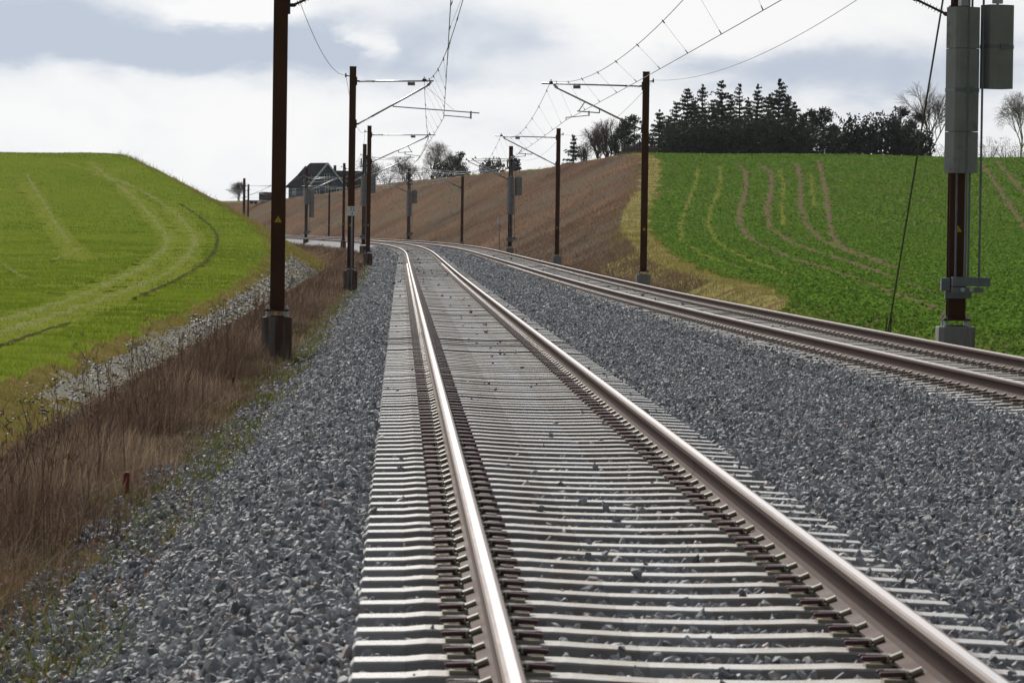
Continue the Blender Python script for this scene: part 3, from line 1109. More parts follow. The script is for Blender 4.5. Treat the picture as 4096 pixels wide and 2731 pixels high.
def chamfer_sq(w, d, c):
    return [(-w + c, -d), (w - c, -d), (w, -d + c), (w, d - c), (w - c, d), (-w + c, d), (-w, d - c), (-w, -d + c)]


def text_mesh(body, size, m, name, depth=.002):
    cu = bpy.data.curves.new(name, "FONT")
    cu.body = body
    cu.size = size
    cu.align_x = "CENTER"
    cu.align_y = "CENTER"
    cu.extrude = depth
    cu.resolution_u = 3
    tmp = bpy.data.objects.new("tmp_text", cu)
    col.objects.link(tmp)
    dg = bpy.context.evaluated_depsgraph_get()
    me = bpy.data.meshes.new_from_object(tmp.evaluated_get(dg))
    bpy.data.objects.remove(tmp)
    bpy.data.curves.remove(cu)
    me.materials.clear()
    me.materials.append(m)
    me.name = name
    return me


MB_CACHE = {}
BASE = -0.74        # mast parts are measured from here, rail level is +0.74 in the mast's own frame


def hbeam(w, z0, z1):
    key = ("post", w, round(z1, 2))
    if key not in MB_CACHE:
        mb = MB()
        t, tw, h = .018, .011, w / 2
        # flanges face along the track
        mb.box(-h, h, -h, -h + t, z0, z1)
        mb.box(-h, h, h - t, h, z0, z1)
        mb.box(-tw / 2, tw / 2, -h + t, h - t, z0, z1)
        mb.box(-h - .008, h + .008, -h - .008, h + .008, z1 + .001, z1 + .03)
        MB_CACHE[key] = mb.mesh("mast_post", M_mast)
    return MB_CACHE[key]


def foundation_mesh(w, m):
    key = ("found", w, m.name)
    if key not in MB_CACHE:
        mb = MB()
        h = w / 2
        mb.prism(chamfer_sq(h, h, .07), -.35, .67)
        mb.prism(chamfer_sq(h, h, .07), .67, .69, 0, .97)
        # grout mound under the base plate
        n = 12
        ring = [(.62 * h * math.cos(2 * math.pi * i / n), .62 * h * math.sin(2 * math.pi * i / n)) for i in range(n)]
        mb.prism(ring, .685, .715, 0, .72)
        MB_CACHE[key] = mb.mesh("foundation", m)
    return MB_CACHE[key]


def bolt_mesh():
    if "bolt" not in MB_CACHE:
        mb = MB()
        mb.tube((0, 0, -.12), (0, 0, .085), .016, .016, 8)
        for z in (-.09, -.035, .03):
            mb.tube((0, 0, z), (0, 0, z + .026), .032, .032, 6)
        MB_CACHE["bolt"] = mb.mesh("anchor_bolt", M_galv)
    return MB_CACHE["bolt"]


def tri_meshes():
    if "tri" not in MB_CACHE:
        mb = MB()
        a = .118
        mb.add([(-a / 2, -.001, -.036), (a / 2, -.001, -.036), (0, -.001, .067), (-a / 2, .002, -.036), (a / 2, .002, -.036), (0, .002, .067)],
               [(0, 1, 2), (5, 4, 3), (0, 3, 4, 1), (1, 4, 5, 2), (2, 5, 3, 0)])
        MB_CACHE["tri"] = mb.mesh("warning_sign", M_yellow)
        mb = MB()
        p = [(.008, .040), (-.010, .004), (.002, .004), (-.004, -.018), (-.009, -.016), (-.001, -.030), (.006, -.014), (.002, -.016), (.010, .012), (-.001, .012), (.014, .040)]
        mb.add([(x, -.0025, z) for x, z in p], [tuple(range(len(p)))])
        MB_CACHE["flash"] = mb.mesh("flash_symbol", M_black)
    return MB_CACHE["tri"], MB_CACHE["flash"]


def insulator_mesh(a, b, r=.02, R=.062, n=9):
    mb = MB()
    a, b = Vector(a), Vector(b)
    d = b - a
    mb.tube(a, b, r, r, 8)
    mb.tube(a, a + d * .08, r * 1.7, r * 1.7, 8)
    mb.tube(a + d * .90, b, r * 1.9, r * 1.7, 8)
    for i in range(n):
        t = .14 + .72 * i / (n - 1)
        rr = R if i % 2 == 0 else R * .8
        c = a + d * t
        e = d.normalized()
        mb.tube(c - e * .008, c + e * .004, rr * .25, rr, 10)
        mb.tube(c + e * .004, c + e * .010, rr, rr * .3, 10)
    return mb.mesh("insulator", M_ins, True)


def mast(label, px, Y, side, top=6.8, w=.224, fw=.475, sign=True, cant=None, plate=None, rz=None, found=True):
    """side +1: the track lies to the mast's right (+x), -1: to its left"""
    p = at(px, 900, Y)
    s, o = so_of(np.array(p.x), np.array(Y))
    th = float(th_(s)) if rz is None else rz
    zt = float(zt_(s))
    root = thing("catenary_mast", label, "catenary mast", (p.x, Y, zt + BASE), th, "overhead line masts along the railway")
    B = -BASE
    link("mast_post", hbeam(w, B + .075, top + B), root)
    mb = MB()
    pl = w / 2 + .075
    mb.box(-pl, pl, -pl, pl, B + .045, B + .074)
    mb.build("base_plate", M_mast, root)
    if found:
        link("foundation", foundation_mesh(fw, M_found if side > 0 else M_found_r), root)
    for sx in (-1, 1):
        for sy in (-1, 1):
            link("anchor_bolt", bolt_mesh(), root, (sx * (pl - .035), sy * (pl - .035), B + .045))
    if sign:
        tri, fl = tri_meshes()
        t_ = link("warning_sign", tri, root, (0, -w / 2 - .004, B + 1.49))
        link("flash_symbol", fl, t_, (0, 0, 0))
    info = dict(root=root, B=B, w=w, th=th, s=float(s), zt=zt)
    # earth wire bracket at the back of the post
    mb = MB()
    mb.tube((-side * w / 2, 0, 6.5 + B), (-side * (w / 2 + .16), 0, 6.53 + B), .018, .018, 6)
    mb.tube((-side * (w / 2 + .13), 0, 6.46 + B), (-side * (w / 2 + .13), 0, 6.6 + B), .03, .022, 8)
    mb.build("earth_wire_bracket", M_dark, root)
    info["earth"] = Vector((p.x, Y, zt)) + Matrix.Rotation(th, 3, "Z") @ Vector((-side * (w / 2 + .13), 0, 6.55))
    if cant:
        info.update(cantilever(root, B, w, side, **cant))
        R = Matrix.Rotation(th, 3, "Z")
        for k in ("contact", "messenger"):
            info[k] = Vector((p.x, Y, zt + BASE)) + R @ info[k]
        if plate:
            xo, yo, zo = info["plate_at"]
            mb = MB()
            mb.box(-.125, .125, -.003, .003, -.145, -.03)
            for sx in (-.075, .075):
                mb.box(sx - .012, sx + .012, -.006, .006, -.035, .03)
            pm_ = mb.build("number_plate", M_plate, root, loc=(xo, yo - .032, zo))
            tx = link("plate_lettering", text_mesh(plate, .068, M_black, "plate_lettering"), pm_, (0, -.006, -.09), (math.pi / 2, 0, 0))
    return info


def cantilever(root, B, w, side, kind="B", reach=3.55, y0=0.0, ztop=6.33, drop=.05):
    c = link("cantilever", None, root, (0, y0, 0))
    c.empty_display_size = .1
    x0 = w / 2

    def L(x, z, y=0.0):
        return (side * x, y, z + B)
    # clamp plates on the post
    mb = MB()
    for z in (ztop + .01, 4.9):
        mb.box(min(side * x0, side * (x0 + .035)), max(side * x0, side * (x0 + .035)), -.12, .12, z - .14 + B, z + .14 + B)
        mb.tube(L(x0 + .02, z), L(x0 + .11, z), .03, .03, 8)
    mb.build("post_clamp", M_dark, c)
    link("insulator", insulator_mesh(L(x0 + .08, ztop), L(x0 + .62, ztop + .012)), c)
    xe = reach
    xd = reach - (.12 if kind == "A" else .45)
    dvec = Vector((xd - x0 - .1, 0, ztop - .08 - 4.9)).normalized()
    link("insulator", insulator_mesh(L(x0 + .08, 4.9), L(x0 + .08 + dvec.x * .6, 4.9 + dvec.z * .6)), c)
    mb = MB()
    mb.tube(L(x0 + .58, ztop + .012), L(xe, ztop + drop), .028, .028, 8)
    mb.build("top_tube", M_galv, c, True)
    mb = MB()
    mb.tube(L(x0 + .08 + dvec.x * .58, 4.9 + dvec.z * .58), L(xd, ztop - .06), .032, .032, 8)
    mb.tube(L(xd - .1 * dvec.x, ztop - .06 - .1 * dvec.z), L(xd + .03, ztop + .02), .045, .045, 8)
    mb.build("strut_tube", M_galv, c, True)

    def on_strut(x):
        t = (x - x0 - .08) / (xd - x0 - .08)
        return 4.9 + (ztop - .06 - 4.9) * t
    mb = MB()
    if kind == "A":
        xc = reach + .36
        zc = 5.15
        xa = reach * .5
        za = on_strut(xa) - .06
        mb.tube(L(xa, on_strut(xa)), L(xa, za), .025, .025, 6)
        mb.tube(L(xa, za), L(xc + 1.2, za - .18), .021, .021, 8)
        mb.box(min(side * (xc + .88), side * (xc + .94)), max(side * (xc + .88), side * (xc + .94)), -.03, .03, za - .38 + B, za - .12 + B)
        mb.tube(L(xc + .9, za - .34), L(xc, zc + .08), .018, .018, 8)
        mb.tube(L(xc, zc + .09), L(xc, zc), .018, .014, 6)
        mb.tube(L(xd - .15, ztop - .14), L(xc + .35, za - .10), .006, .006, 5)
    else:
        xc = reach - .85
        zc = 5.15
        xb = xc - .65
        zb = on_strut(xb) + .03
        mb.tube(L(xb, zb), L(xb + .22, 5.47), .019, .019, 8)
        mb.tube(L(xb - .48, 5.41), L(xb + .28, 5.46), .021, .021, 8)
        mb.tube(L(xb - .48, on_strut(xb - .48)), L(xb - .48, 5.40), .022, .022, 6)
        mb.box(min(side * (xb - .10), side * (xb - .15)), max(side * (xb - .10), side * (xb - .15)), -.03, .03, 5.30 + B, 5.47 + B)
        mb.tube(L(xb - .12, 5.32), L(xc, zc + .09), .018, .018, 8)
        mb.tube(L(xc, zc + .10), L(xc, zc), .018, .014, 6)
    mb.build("registration_arm", M_galv, c)
    xm = reach - .32
    mb = MB()
    mb.box(min(side * (xm - .06), side * (xm + .06)), max(side * (xm - .06), side * (xm + .06)), -.04, .04, ztop + .03 + B, ztop + .12 + B)
    mb.tube(L(xm, ztop + .10, -.06), L(xm, ztop + .17, .06), .025, .03, 8)
    mb.build("wire_saddle", M_dark, c)
    return dict(contact=Vector(L(xc, zc, y0)), messenger=Vector(L(xm, ztop + .14, y0)),
                plate_at=(side * (reach - (.75 if kind == "A" else 1.2)), y0, ztop + .03 + B))


A = dict(kind="A", reach=2.72)
Bc = dict(kind="B", reach=3.55)
ML = [
    mast("rust-brown mast close by in the dry grass, its top out of the picture", 1113, 69.3, 1, cant=Bc),
    mast("rust-brown mast beside the white kilometre sign 73 over 4", 1404, 147.0, 1, cant=A, plate="73.406-2"),
    mast("thin rust-brown mast with pale footing just behind the mast of sign 73 over 4", 1473, 234.5, 1, cant=Bc, plate="73.490-2"),
    mast("thick rust-brown mast half hidden behind a thinner one, weights at its back", 1455, 314, 1, top=7.25, w=.28, fw=.56, cant=dict(kind="B", reach=3.6)),
    mast("dark mast half hidden behind the mast of sign 73 over 4", 1374, 383, 1, cant=A),
    mast("grey rodded mast with two concrete weights in front of the blue house", 1224, 454, 1, top=7.25, w=.28, fw=.56, sign=False, cant=dict(kind="B", reach=3.6)),
    mast("thicker of two far masts above the edge of the wheat hill", 975, 560, 1, top=7.25, w=.30, fw=.5, sign=False, cant=dict(kind="B", reach=3.7)),
]
MR = [
    mast("mast with two large concrete tension weights beside the crop field", 3828, 69.3, -1, top=7.25, w=.28, fw=.58, cant=dict(kind="B", reach=3.6)),
    mast("tall rust-brown mast in front of the conifers with arm reaching over the track", 2576, 148.0, -1, cant=Bc, plate="73.406-1"),
    mast("slim rust-brown mast on pale footing before the brown bank", 2229, 234.5, -1, cant=dict(kind="B", reach=3.4), plate="73.490-1"),
    mast("thick rust-brown mast with weights beside the small sign 73 over 6", 2040, 314, -1, top=7.25, w=.28, fw=.56, cant=dict(kind="A", reach=2.9, y0=-.4)),
    mast("dark mast standing alone against the brown bank with two struts", 1848, 388, -1, cant=dict(kind="B", reach=3.5)),
    mast("rodded mast with two concrete weights against the brown bank", 1634, 444, -1, top=7.25, w=.28, fw=.56, sign=True, cant=dict(kind="A", reach=2.9)),
    mast("thin dark mast at the foot of the bank beside the blue house", 1316, 557, -1, cant=dict(kind="B", reach=3.5)),
    mast("thinner of two far masts above the edge of the wheat hill", 992, 640, -1, top=7.24, w=.26, sign=False, cant=dict(kind="B", reach=3.5)),
]
# a second arm on the lone mast and on the weight masts, where two wire runs overlap
for k, y0 in ((3, .5), (4, .9), (5, .6)):
    i = MR[k]
    cantilever(i["root"], i["B"], i["w"], -1, kind="B", reach=3.5, y0=y0, ztop=6.2)
for k, y0 in ((3, .6), (5, .6)):
    i = ML[k]
    cantilever(i["root"], i["B"], i["w"], 1, kind="A", reach=2.9, y0=y0, ztop=6.2)


# ------------------------------------------------------------------ tension weights
def weights(info, side, label_a, label_b, h1=2.62, h2=1.33, top1=5.0, top2=5.05):
    root = info["root"]
    B = info["B"]
    M0 = Matrix.Translation(root.location) @ Matrix.Rotation(info["th"], 4, "Z")
    for (dx, dy, top, h, n, lab, wd) in ((.0, -.36, top1, h1, 4, label_a, .43), (.56, -.20, top2, h2, 2, label_b, .43)):
        q = M0 @ Vector((dx, dy, B + top))
        o = thing("tension_weight", lab, "weight", q, info["th"] + .40, "concrete tension weights on the masts")
        bh = h / n
        for k in range(n):
            mb = MB()
            mb.prism(chamfer_sq(wd / 2, .20, .05), -(k + 1) * bh + .004, -k * bh - .004)
            mb.build("concrete_block", M_weight, o)
        mb = MB()
        z = -h / 2
        e = .006
        mb.prism(chamfer_sq(wd / 2 + e, .20 + e, .05), z - .03, z + .03)
        mb.box(-.06, .08, -.20 - e - .012, -.20 - e, z - .04, z + .04)
        mb.build("steel_strap", M_galvd, o)
        mb = MB()
        mb.tube((0, 0, -.01), (0, 0, .26), .02, .02, 8)
        mb.box(-.07, .07, -.05, .05, .02, .12)
        mb.tube((0, 0, .26), (-.02, .1, 1.6), .008, .008, 5)
        mb.build("hanger", M_galv, o)
    # guide rods and brackets belong to the mast
    for (x, y) in ((-.045, -.24), (.065, -.55), (.135, -.40), (.31, -.42)):
        mb = MB()
        mb.tube((x, y, B + .62), (x, y, B + 6.2), .018, .018, 6)
        mb.build("guide_rod", M_galvd, root)
    mb = MB()
    mb.box(-.27, -.13, -.30, -.17, B + .52, B + .72)
    mb.box(-.14, .46, -.62, -.57, B + .60, B + .74)
    mb.box(-.14, .46, -.57, -.50, B + .725, B + .74)
    mb.box(-.14, .36, -.60, -.56, B + .50, B + .58)
    mb.build("guide_bracket", M_galvd, root)
    mb = MB()
    mb.box(-.20, .22, -.24, -.15, B + .40, B + .50)
    for x in (-.08, .0):
        mb.tube((x, -.24, B + .45), (x, -.255, B + .45), .022, .022, 8)
    mb.build("clamp_channel", M_galvd, root)
    mb = MB()
    for x in (.03, .17):
        mb.tube((x, -.6, B + .545), (x, -.625, B + .545), .035, .035, 12)
    mb.build("adjuster_bolt", M_galv, root)
    mb = MB()
    for sx in (-1, 1):
        mb.tube((sx * .24 - .03, -.06, B + 6.0), (sx * .24 + .03, -.06, B + 6.0), .2, .2, 16)
        mb.box(sx * .24 - .05, sx * .24 + .05, -.1, .1, B + 5.75, B + 6.25)
    mb.box(-.34, .34, -.10, .10, B + 5.62, B + 5.72)
    mb.build("tension_wheel", M_galvd, root)


weights(MR[0], -1, "longer concrete weight hanging before the mast beside the crop field", "shorter concrete weight hanging at the edge of the mast beside the crop field")
weights(ML[3], 1, "concrete weight peeping out behind the doubled masts near sign 73 over 4", "smaller concrete weight peeping out behind the doubled masts", 2.2, 1.3)
weights(MR[3], -1, "long pale concrete weight on the mast beside the small sign 73 over 6", "short concrete weight on the mast beside the small sign 73 over 6")
weights(MR[5], -1, "long concrete weight on the rodded mast against the brown bank", "short concrete weight on the rodded mast against the brown bank")
weights(ML[5], 1, "short concrete weight before the blue house", "long concrete weight before the blue house", 1.5, 2.9)

# guy wires of the weight masts
for (info, dY, lab) in ((MR[0], 15.3, "dark guy wire slanting down beside the mast with large weights"), (MR[5], 14, "thin guy wire beside the rodded mast on the bank"), (ML[5], -13, "thin guy wire beside the weights before the blue house")):
    p = info["root"].location
    x1, y1 = p.x - (.05 if dY > 0 else -.1), p.y + dY
    if info is MR[0]:
        x1 = 7.28
    z1 = float(ground_z(np.array(x1), np.array(y1)))
    g = thing("guy_wire", lab, "guy wire", (x1, y1, z1))
    mb = MB()
    a = Vector((0, 0, 0))
    b = Vector((p.x - x1 - .1, p.y - y1, p.z + 7.1 - z1))
    mb.tube(a, b, .016, .016, 6)
    mb.build("cable", M_cable, g)
    mb = MB()
    mb.box(-.05, .05, -.05, .05, -.2, .06)
    for sx in (-.05, .05):
        mb.tube((sx, -.02, 0), (sx * .8, -.5 * dY / 15, .42), .012, .012, 6)
    mb.build("anchor_stirrup", M_cable, g)


# ------------------------------------------------------------------ wires
def sag_pts(a, b, sag, n=26):
    out = []
    for i in range(n + 1):
        t = i / n
        p = a.lerp(b, t)
        p.z -= sag * 4 * t * (1 - t)
        out.append(p)
    return out


def overhead(label, masts, before, sag):
    root = thing("overhead_line", label, "overhead line", (0, 0, 0))
    con = [before[0]] + [m["contact"] for m in masts]
    mes = [before[1]] + [m["messenger"] for m in masts]
    P, Q = [], []
    for k in range(len(con) - 1):
        P += sag_pts(con[k], con[k + 1], .03)[:-1]
        Q += sag_pts(mes[k], mes[k + 1], sag)[:-1]
        n = 9
        for i in range(n):
            t = (i + .5) / n
            c = con[k].lerp(con[k + 1], t); c.z -= .03 * 4 * t * (1 - t)
            m = mes[k].lerp(mes[k + 1], t); m.z -= sag * 4 * t * (1 - t)
            if c.y < 40:
                continue
            mb = MB()
            mb.tube(c, m, .0035, .0035, 4)
            e = (m - c).normalized()
            mb.tube(m - e * .06, m + e * .03, .016, .012, 6)
            mb.tube(c, c + e * .09, .012, .008, 6)
            mb.build("dropper", M_wire, root)
    mb = MB(); mb.path(P + [con[-1]], .0085, 6); mb.build("contact_wire", M_wire, root)
    mb = MB(); mb.path(Q + [mes[-1]], .0085, 6); mb.build("messenger_wire", M_wire, root)
    return root


overhead("contact and messenger wires above the nearer track", ML, (Vector((1.3, -9, 5.16)), Vector((1.0, -9, 6.5))), .85)
overhead("contact and messenger wires above the track beside the crop field", MR, (Vector((6.0, -9, 5.16)), Vector((5.6, -9, 6.5))), .85)
for (masts, first, lab) in ((ML, Vector((-2.0, -9, 6.6)), "earth wire along the masts in the dry grass"), (MR, Vector((9.9, -9, 6.6)), "earth wire along the masts beside the crop field")):
    pts = [first] + [m["earth"] for m in masts]
    W = []
    for k in range(len(pts) - 1):
        W += sag_pts(pts[k], pts[k + 1], .75)[:-1]
    mb = MB(); mb.path(W + [pts[-1]], .007, 6)
    tag(mb.build("earth_wire", M_wire), lab, "wire", "earth wires")

# overlapping tails running off to the tension wheels
for (a, b, lab) in ((MR[4]["messenger"] + Vector((.2, 0, -.1)), MR[5]["root"].location + Vector((0, 0, 6.6)), "wire tail running to the rodded mast's wheel"),
                    (MR[4]["messenger"] + Vector((.3, 0, -.2)), MR[3]["root"].location + Vector((0, 0, 6.6)), "wire tail running to the mast by sign 73 over 6"),
                    (ML[4]["messenger"] + Vector((-.3, 0, -.2)), ML[3]["root"].location + Vector((0, 0, 6.6)), "wire tail running to the weight mast behind sign 73 over 4"),
                    (ML[4]["messenger"] + Vector((-.3, 0, -.1)), ML[5]["root"].location + Vector((0, 0, 6.6)), "wire tail running to the weights before the blue house")):
    mb = MB(); mb.path(sag_pts(a, b, .35), .009, 6)
    tag(mb.build("wire_tail", M_galv), lab, "wire", "wire tails")


# ------------------------------------------------------------------ kilometre signs
def km_sign(px, Y, big, small, label, size=.315, top_px=None):
    p = at(px, 900, Y)
    z = float(ground_z(np.array(p.x), np.array(Y)))
    h = at(px, top_px, Y).z - z
    r = thing("kilometre_sign", label, "sign", (p.x, Y, z - .02), 0, "kilometre signs")
    mb = MB(); mb.tube((0, 0, -.3), (0, .0, h - size / 2 + .08), .029, .029, 10); mb.tube((0, 0, h - size - .01), (0, 0, h - size / 2), .036, .036, 10)
    mb.build("post", M_galvd, r, True)
    mb = MB()
    q, c = size / 2, .035
    pts = []
    for (sx, sz, a0) in ((1, 1, 0), (-1, 1, 90), (-1, -1, 180), (1, -1, 270)):
        for a in (0, 30, 60, 90):
            t = math.radians(a0 + a)
            pts.append((sx * (q - c) + c * math.cos(t), sz * (q - c) + c * math.sin(t)))
    n = len(pts)
    mb.add([(x, -.045, z_) for x, z_ in pts] + [(x, -.030, z_) for x, z_ in pts],
           [tuple(range(n - 1, -1, -1)), tuple(range(n, 2 * n))] + [(i, (i + 1) % n, n + (i + 1) % n, n + i) for i in range(n)])
    b = mb.build("board", M_white, r, loc=(0, 0, h - size / 2))
    link("numerals", text_mesh(big, .165, M_black, "numerals", .0015), b, (0, -.0475, .045), (math.pi / 2, 0, 0))
    link("numerals", text_mesh(small, .115, M_black, "numerals", .0015), b, (0, -.0475, -.085), (math.pi / 2, 0, 0))


km_sign(1408, 145.0, "73", "4", "white kilometre sign reading 73 over 4 on grey post", top_px=823)
km_sign(1998, 322.0, "73", "6", "small white kilometre sign reading 73 over 6 by the bank", top_px=876)

# marker pegs
M_red = noisy("red_paint", (.22, .028, .03), (.16, .022, .022), 14, rough=.6)
M_orange = noisy("orange_paint", (.50, .09, .03), (.42, .07, .03), 14, rough=.6)


def peg(px, py, Y, h, r, m, label, white=False):
    p = at(px, py, Y)
    z = float(ground_z(np.array(p.x), np.array(Y)))
    mb = MB()
    mb.tube((0, 0, -.2), (.01, .01, h), r, r * .95, 12)
    mb.tube((.01, .01, h), (.01, .01, h + .012), r * .95, r * .6, 12)
    if white:
        mb.tube((.01, .01, h + .012), (.01, .01, h + .09), r * .9, r * .5, 10, 1)
    tag(mb.build("marker_peg", [m, M_white], loc=(p.x, Y, z)), label, "marker peg", "survey marker pegs")


peg(501, 1890, 34.2, .20, .027, M_red, "red marker peg at the edge of the dry grass")
peg(1441, 1017, 214, .34, .05, M_red, "red peg with white cap between two mast footings", True)
peg(1238, 1285, 98, .22, .025, M_orange, "orange peg in the dry grass behind the closest mast")
peg(931, 1500, 56.0, .2, .02, M_red, "dull red stake in the grass below the closest mast")
#@@PART3
# ------------------------------------------------------------------ grass and crops
def blades(P, h, w, lean, bend, segs=2):
    """grass blades rooted at P: base pair, (mid pair), tip"""
    n = len(P)
    yaw = rng.uniform(0, 2 * np.pi, n)
    side = np.stack([np.cos(yaw), np.sin(yaw), 0 * yaw], 1) * (w / 2)[:, None]
    ln = np.column_stack([lean, np.zeros(n)])
    tip = P + np.column_stack([0 * h, 0 * h, h]) + ln * (h * (1 + bend))[:, None]
    if segs == 1:
        V = np.stack([P - side, P + side, tip], 1).reshape(-1, 3)
        i = np.arange(n)[:, None] * 3
        return V, [i + np.array([[0, 1, 2]])]
    midp = P + np.column_stack([0 * h, 0 * h, h * .58]) + ln * (h * .45)[:, None]
    V = np.stack([P - side, P + side, midp + side * .8, midp - side * .8, tip], 1).reshape(-1, 3)
    i = np.arange(n)[:, None] * 5
    return V, [i + np.array([[0, 1, 2, 3]]), i + np.array([[3, 2, 4]])]


def so_scatter(s0, s1, o0, o1, n, right=False):
    s = rng.uniform(s0, s1, n)
    o = rng.uniform(o0, o1, n)
    if right:
        o = o + d_(s)
    P = land(s, o)
    k = in_view(P, 250)
    return s[k], o[k], P[k]


def join_blades(parts):
    V, F, base = [], {}, 0
    for v, fs in parts:
        V.append(v)
        for f in fs:
            F.setdefault(f.shape[1], []).append(f + base)
        base += len(v)
    return np.concatenate(V), [np.concatenate(F[k]) for k in sorted(F)]


def stuff(name, parts, m, label, cat):
    V, F = join_blades(parts)
    o = link(name, mesh_arrays(name, V, F, m))
    return tag(o, label, cat, None, "stuff")


def patchy(s, o, a=1.0):
    return .5 + .5 * np.sin(s * .9 * a + 1.3 * np.sin(o * 1.7)) * np.sin(o * 2.3 * a + .8 * np.sin(s * .5))


M_dry = leafy("dry_grass", [(.045, .030, .022), (.092, .062, .045), (.16, .110, .078), (.28, .21, .145)], .42, .7, big=.35)
M_stem = leafy("dead_stems", [(.07, .042, .03), (.13, .082, .058), (.20, .135, .095)], .1, .7)
M_green = leafy("verge_grass", [(.05, .075, .014), (.09, .125, .02), (.15, .15, .04), (.20, .165, .07)], .35, .6)
M_wheatb = leafy("wheat_blades", [(.095, .145, .010), (.15, .21, .016), (.21, .265, .024)], .45, .55, big=.05)
M_rapeb = leafy("rape_leaves", [(.095, .185, .026), (.11, .205, .03), (.125, .22, .034), (.16, .235, .044)], .45, 1.0)
M_bankb = leafy("bank_dead_grass", [(.10, .068, .05), (.145, .097, .069), (.205, .138, .097)], .4, .8, big=.06)
M_mossb = leafy("slope_grass", [(.14, .13, .03), (.215, .185, .05), (.30, .245, .09)], .45, .8, big=.3)

# dry reddish grass on the verge
parts = []
for (a, b, n, hh, ww) in ((15, 40, 46000, .50, .0065), (40, 75, 44000, .46, .009), (75, 130, 30000, .46, .014), (130, 260, 36000, .5, .022), (260, 460, 20000, .5, .035)):
    s, o, P = so_scatter(a, b, -5.7, -2.75, n)
    ol = -o
    edge = np.clip((ol - np.interp(s, [30, 60], [3.35, 2.95]) - .25 * np.sin(s * .8) - .2 * np.sin(s * 2.1)) / .9, 0, 1)
    dens = np.maximum(edge * (.35 + .65 * patchy(s, o)), .22 * (ol > 3.0)) * np.clip((5.9 - ol) / 1.2, .12, 1)
    k = rng.random(len(s)) < dens
    s, P, e = s[k], P[k], edge[k]
    h = hh * (.35 + .65 * e) * np.clip(1.25 - (ol[k] - 3.7) / 1.1, .22, 1) * rng.uniform(.35, 1.15, len(s)) * (.7 + .6 * patchy(s * .3, o[k] * .4))
    lean = rng.normal(0, .22, (len(s), 2)) + np.array([.10, -.05])
    parts.append(blades(P, h, ww * rng.uniform(.6, 1.3, len(s)), lean, rng.uniform(0, .6, len(s))))
# flattened straw at their feet
for (a, b, n, ww) in ((14, 40, 34000, .008), (40, 80, 30000, .012), (80, 150, 22000, .02)):
    s, o, P = so_scatter(a, b, -5.7, -2.85, n)
    k = rng.random(len(s)) < np.clip((-o - np.interp(s, [30, 60], [3.0, 2.8])) / .5, 0, 1) * (.45 + .55 * patchy(s * .6, o))
    P = P[k]; n_ = len(P)
    parts.append(blades(P, rng.uniform(.05, .16, n_), ww * rng.uniform(.6, 1.3, n_), rng.normal(0, 1.3, (n_, 2)), rng.uniform(0, .4, n_)))
stuff("dry_grass", parts, M_dry, "reddish brown dry grass on the verge between ballast and ditch", "grass")

# darker dead weed stems with flat seed heads standing out of it
parts = []
for (a, b, n) in ((17, 45, 260), (45, 90, 260), (90, 160, 160)):
    s, o, P = so_scatter(a, b, -4.3, -3.3, n)
    k = rng.random(len(s)) < .35 + .65 * patchy(s * .5, o * .5)
    P = P[k]
    for p in P:
        h = rng.uniform(.45, .95)
        w = .005 + .00005 * p[1]
        lean = rng.normal(0, .10, 2)
        base = p[None]
        parts.append(blades(base, np.array([h]), np.array([w]), lean[None], np.array([.1])))
        m = int(rng.integers(3, 7))
        t = rng.uniform(.5, .95, m)
        q = p + np.column_stack([lean[0] * h * t, lean[1] * h * t, h * t])
        bl = rng.normal(0, .45, (m, 2))
        hb = rng.uniform(.10, .26, m)
        parts.append(blades(q, hb, np.full(m, w * .8), bl, np.zeros(m)))
        tips = q + np.column_stack([bl * hb[:, None], hb])
        if rng.random() < .4:
            for c in tips:
                mm = 5
                cc = np.repeat(c[None], mm, 0) + rng.normal(0, .012, (mm, 3))
                parts.append(blades(cc, rng.uniform(.015, .04, mm), np.full(mm, .009), rng.normal(0, .9, (mm, 2)), np.zeros(mm)))
stuff("dead_weeds", parts, M_stem, "dark dead weed stalks with seed heads standing in the dry grass", "weeds")

# green tufts where the ballast runs out, and along the verge
parts = []
for (a, b, n, ww) in ((14, 40, 16000, .007), (40, 90, 15000, .011), (90, 260, 14000, .022)):
    s, o, P = so_scatter(a, b, -3.6, -2.2, n)
    ol = -o
    dens = np.clip(patchy(s * .7, o * .6 + 2) * 1.6 - .75, 0, 1) * np.clip((ol - 2.25) / .35, 0, 1) * np.interp(s, [35, 60], [.45, 1])
    dens = np.maximum(dens, np.interp(s, [35, 60], [.3, .55]) * np.exp(-((ol - 2.95 - .3 * np.sin(s * .8)) / .22) ** 2))
    k = rng.random(len(s)) < dens
    s, P = s[k], P[k]
    parts.append(blades(P, rng.uniform(.03, .16, len(s)), ww * rng.uniform(.7, 1.5, len(s)), rng.normal(0, .6, (len(s), 2)), rng.uniform(0, .6, len(s))))
stuff("verge_grass", parts, M_green, "low green and straw coloured grass along the ballast edge", "grass")

# ditch slope: moss and pale grass above the stones
parts = []
for (a, b, n, ww) in ((40, 110, 30000, .014), (110, 220, 30000, .026), (220, 420, 30000, .045)):
    s, o, P = so_scatter(a, b, -14, -5.8, n)
    ol = -o
    cut = is_cut_left(s, o)
    top = 6.5 + np.clip((s - 130) / 130, 0, 1) * 1.0
    dens = cut * np.where((ol < top) & (s < 262) & (s > 66), .22 * patchy(s, o) ** 2, .85)
    k = rng.random(len(s)) < dens
    s, P = s[k], P[k]
    parts.append(blades(P, rng.uniform(.02, .085, len(s)) * (1 + s / 300), ww * rng.uniform(.7, 1.5, len(s)), rng.normal(0, .5, (len(s), 2)), rng.uniform(0, .6, len(s))))
stuff("slope_grass", parts, M_mossb, "yellowish moss and grass on the ditch slope", "grass")

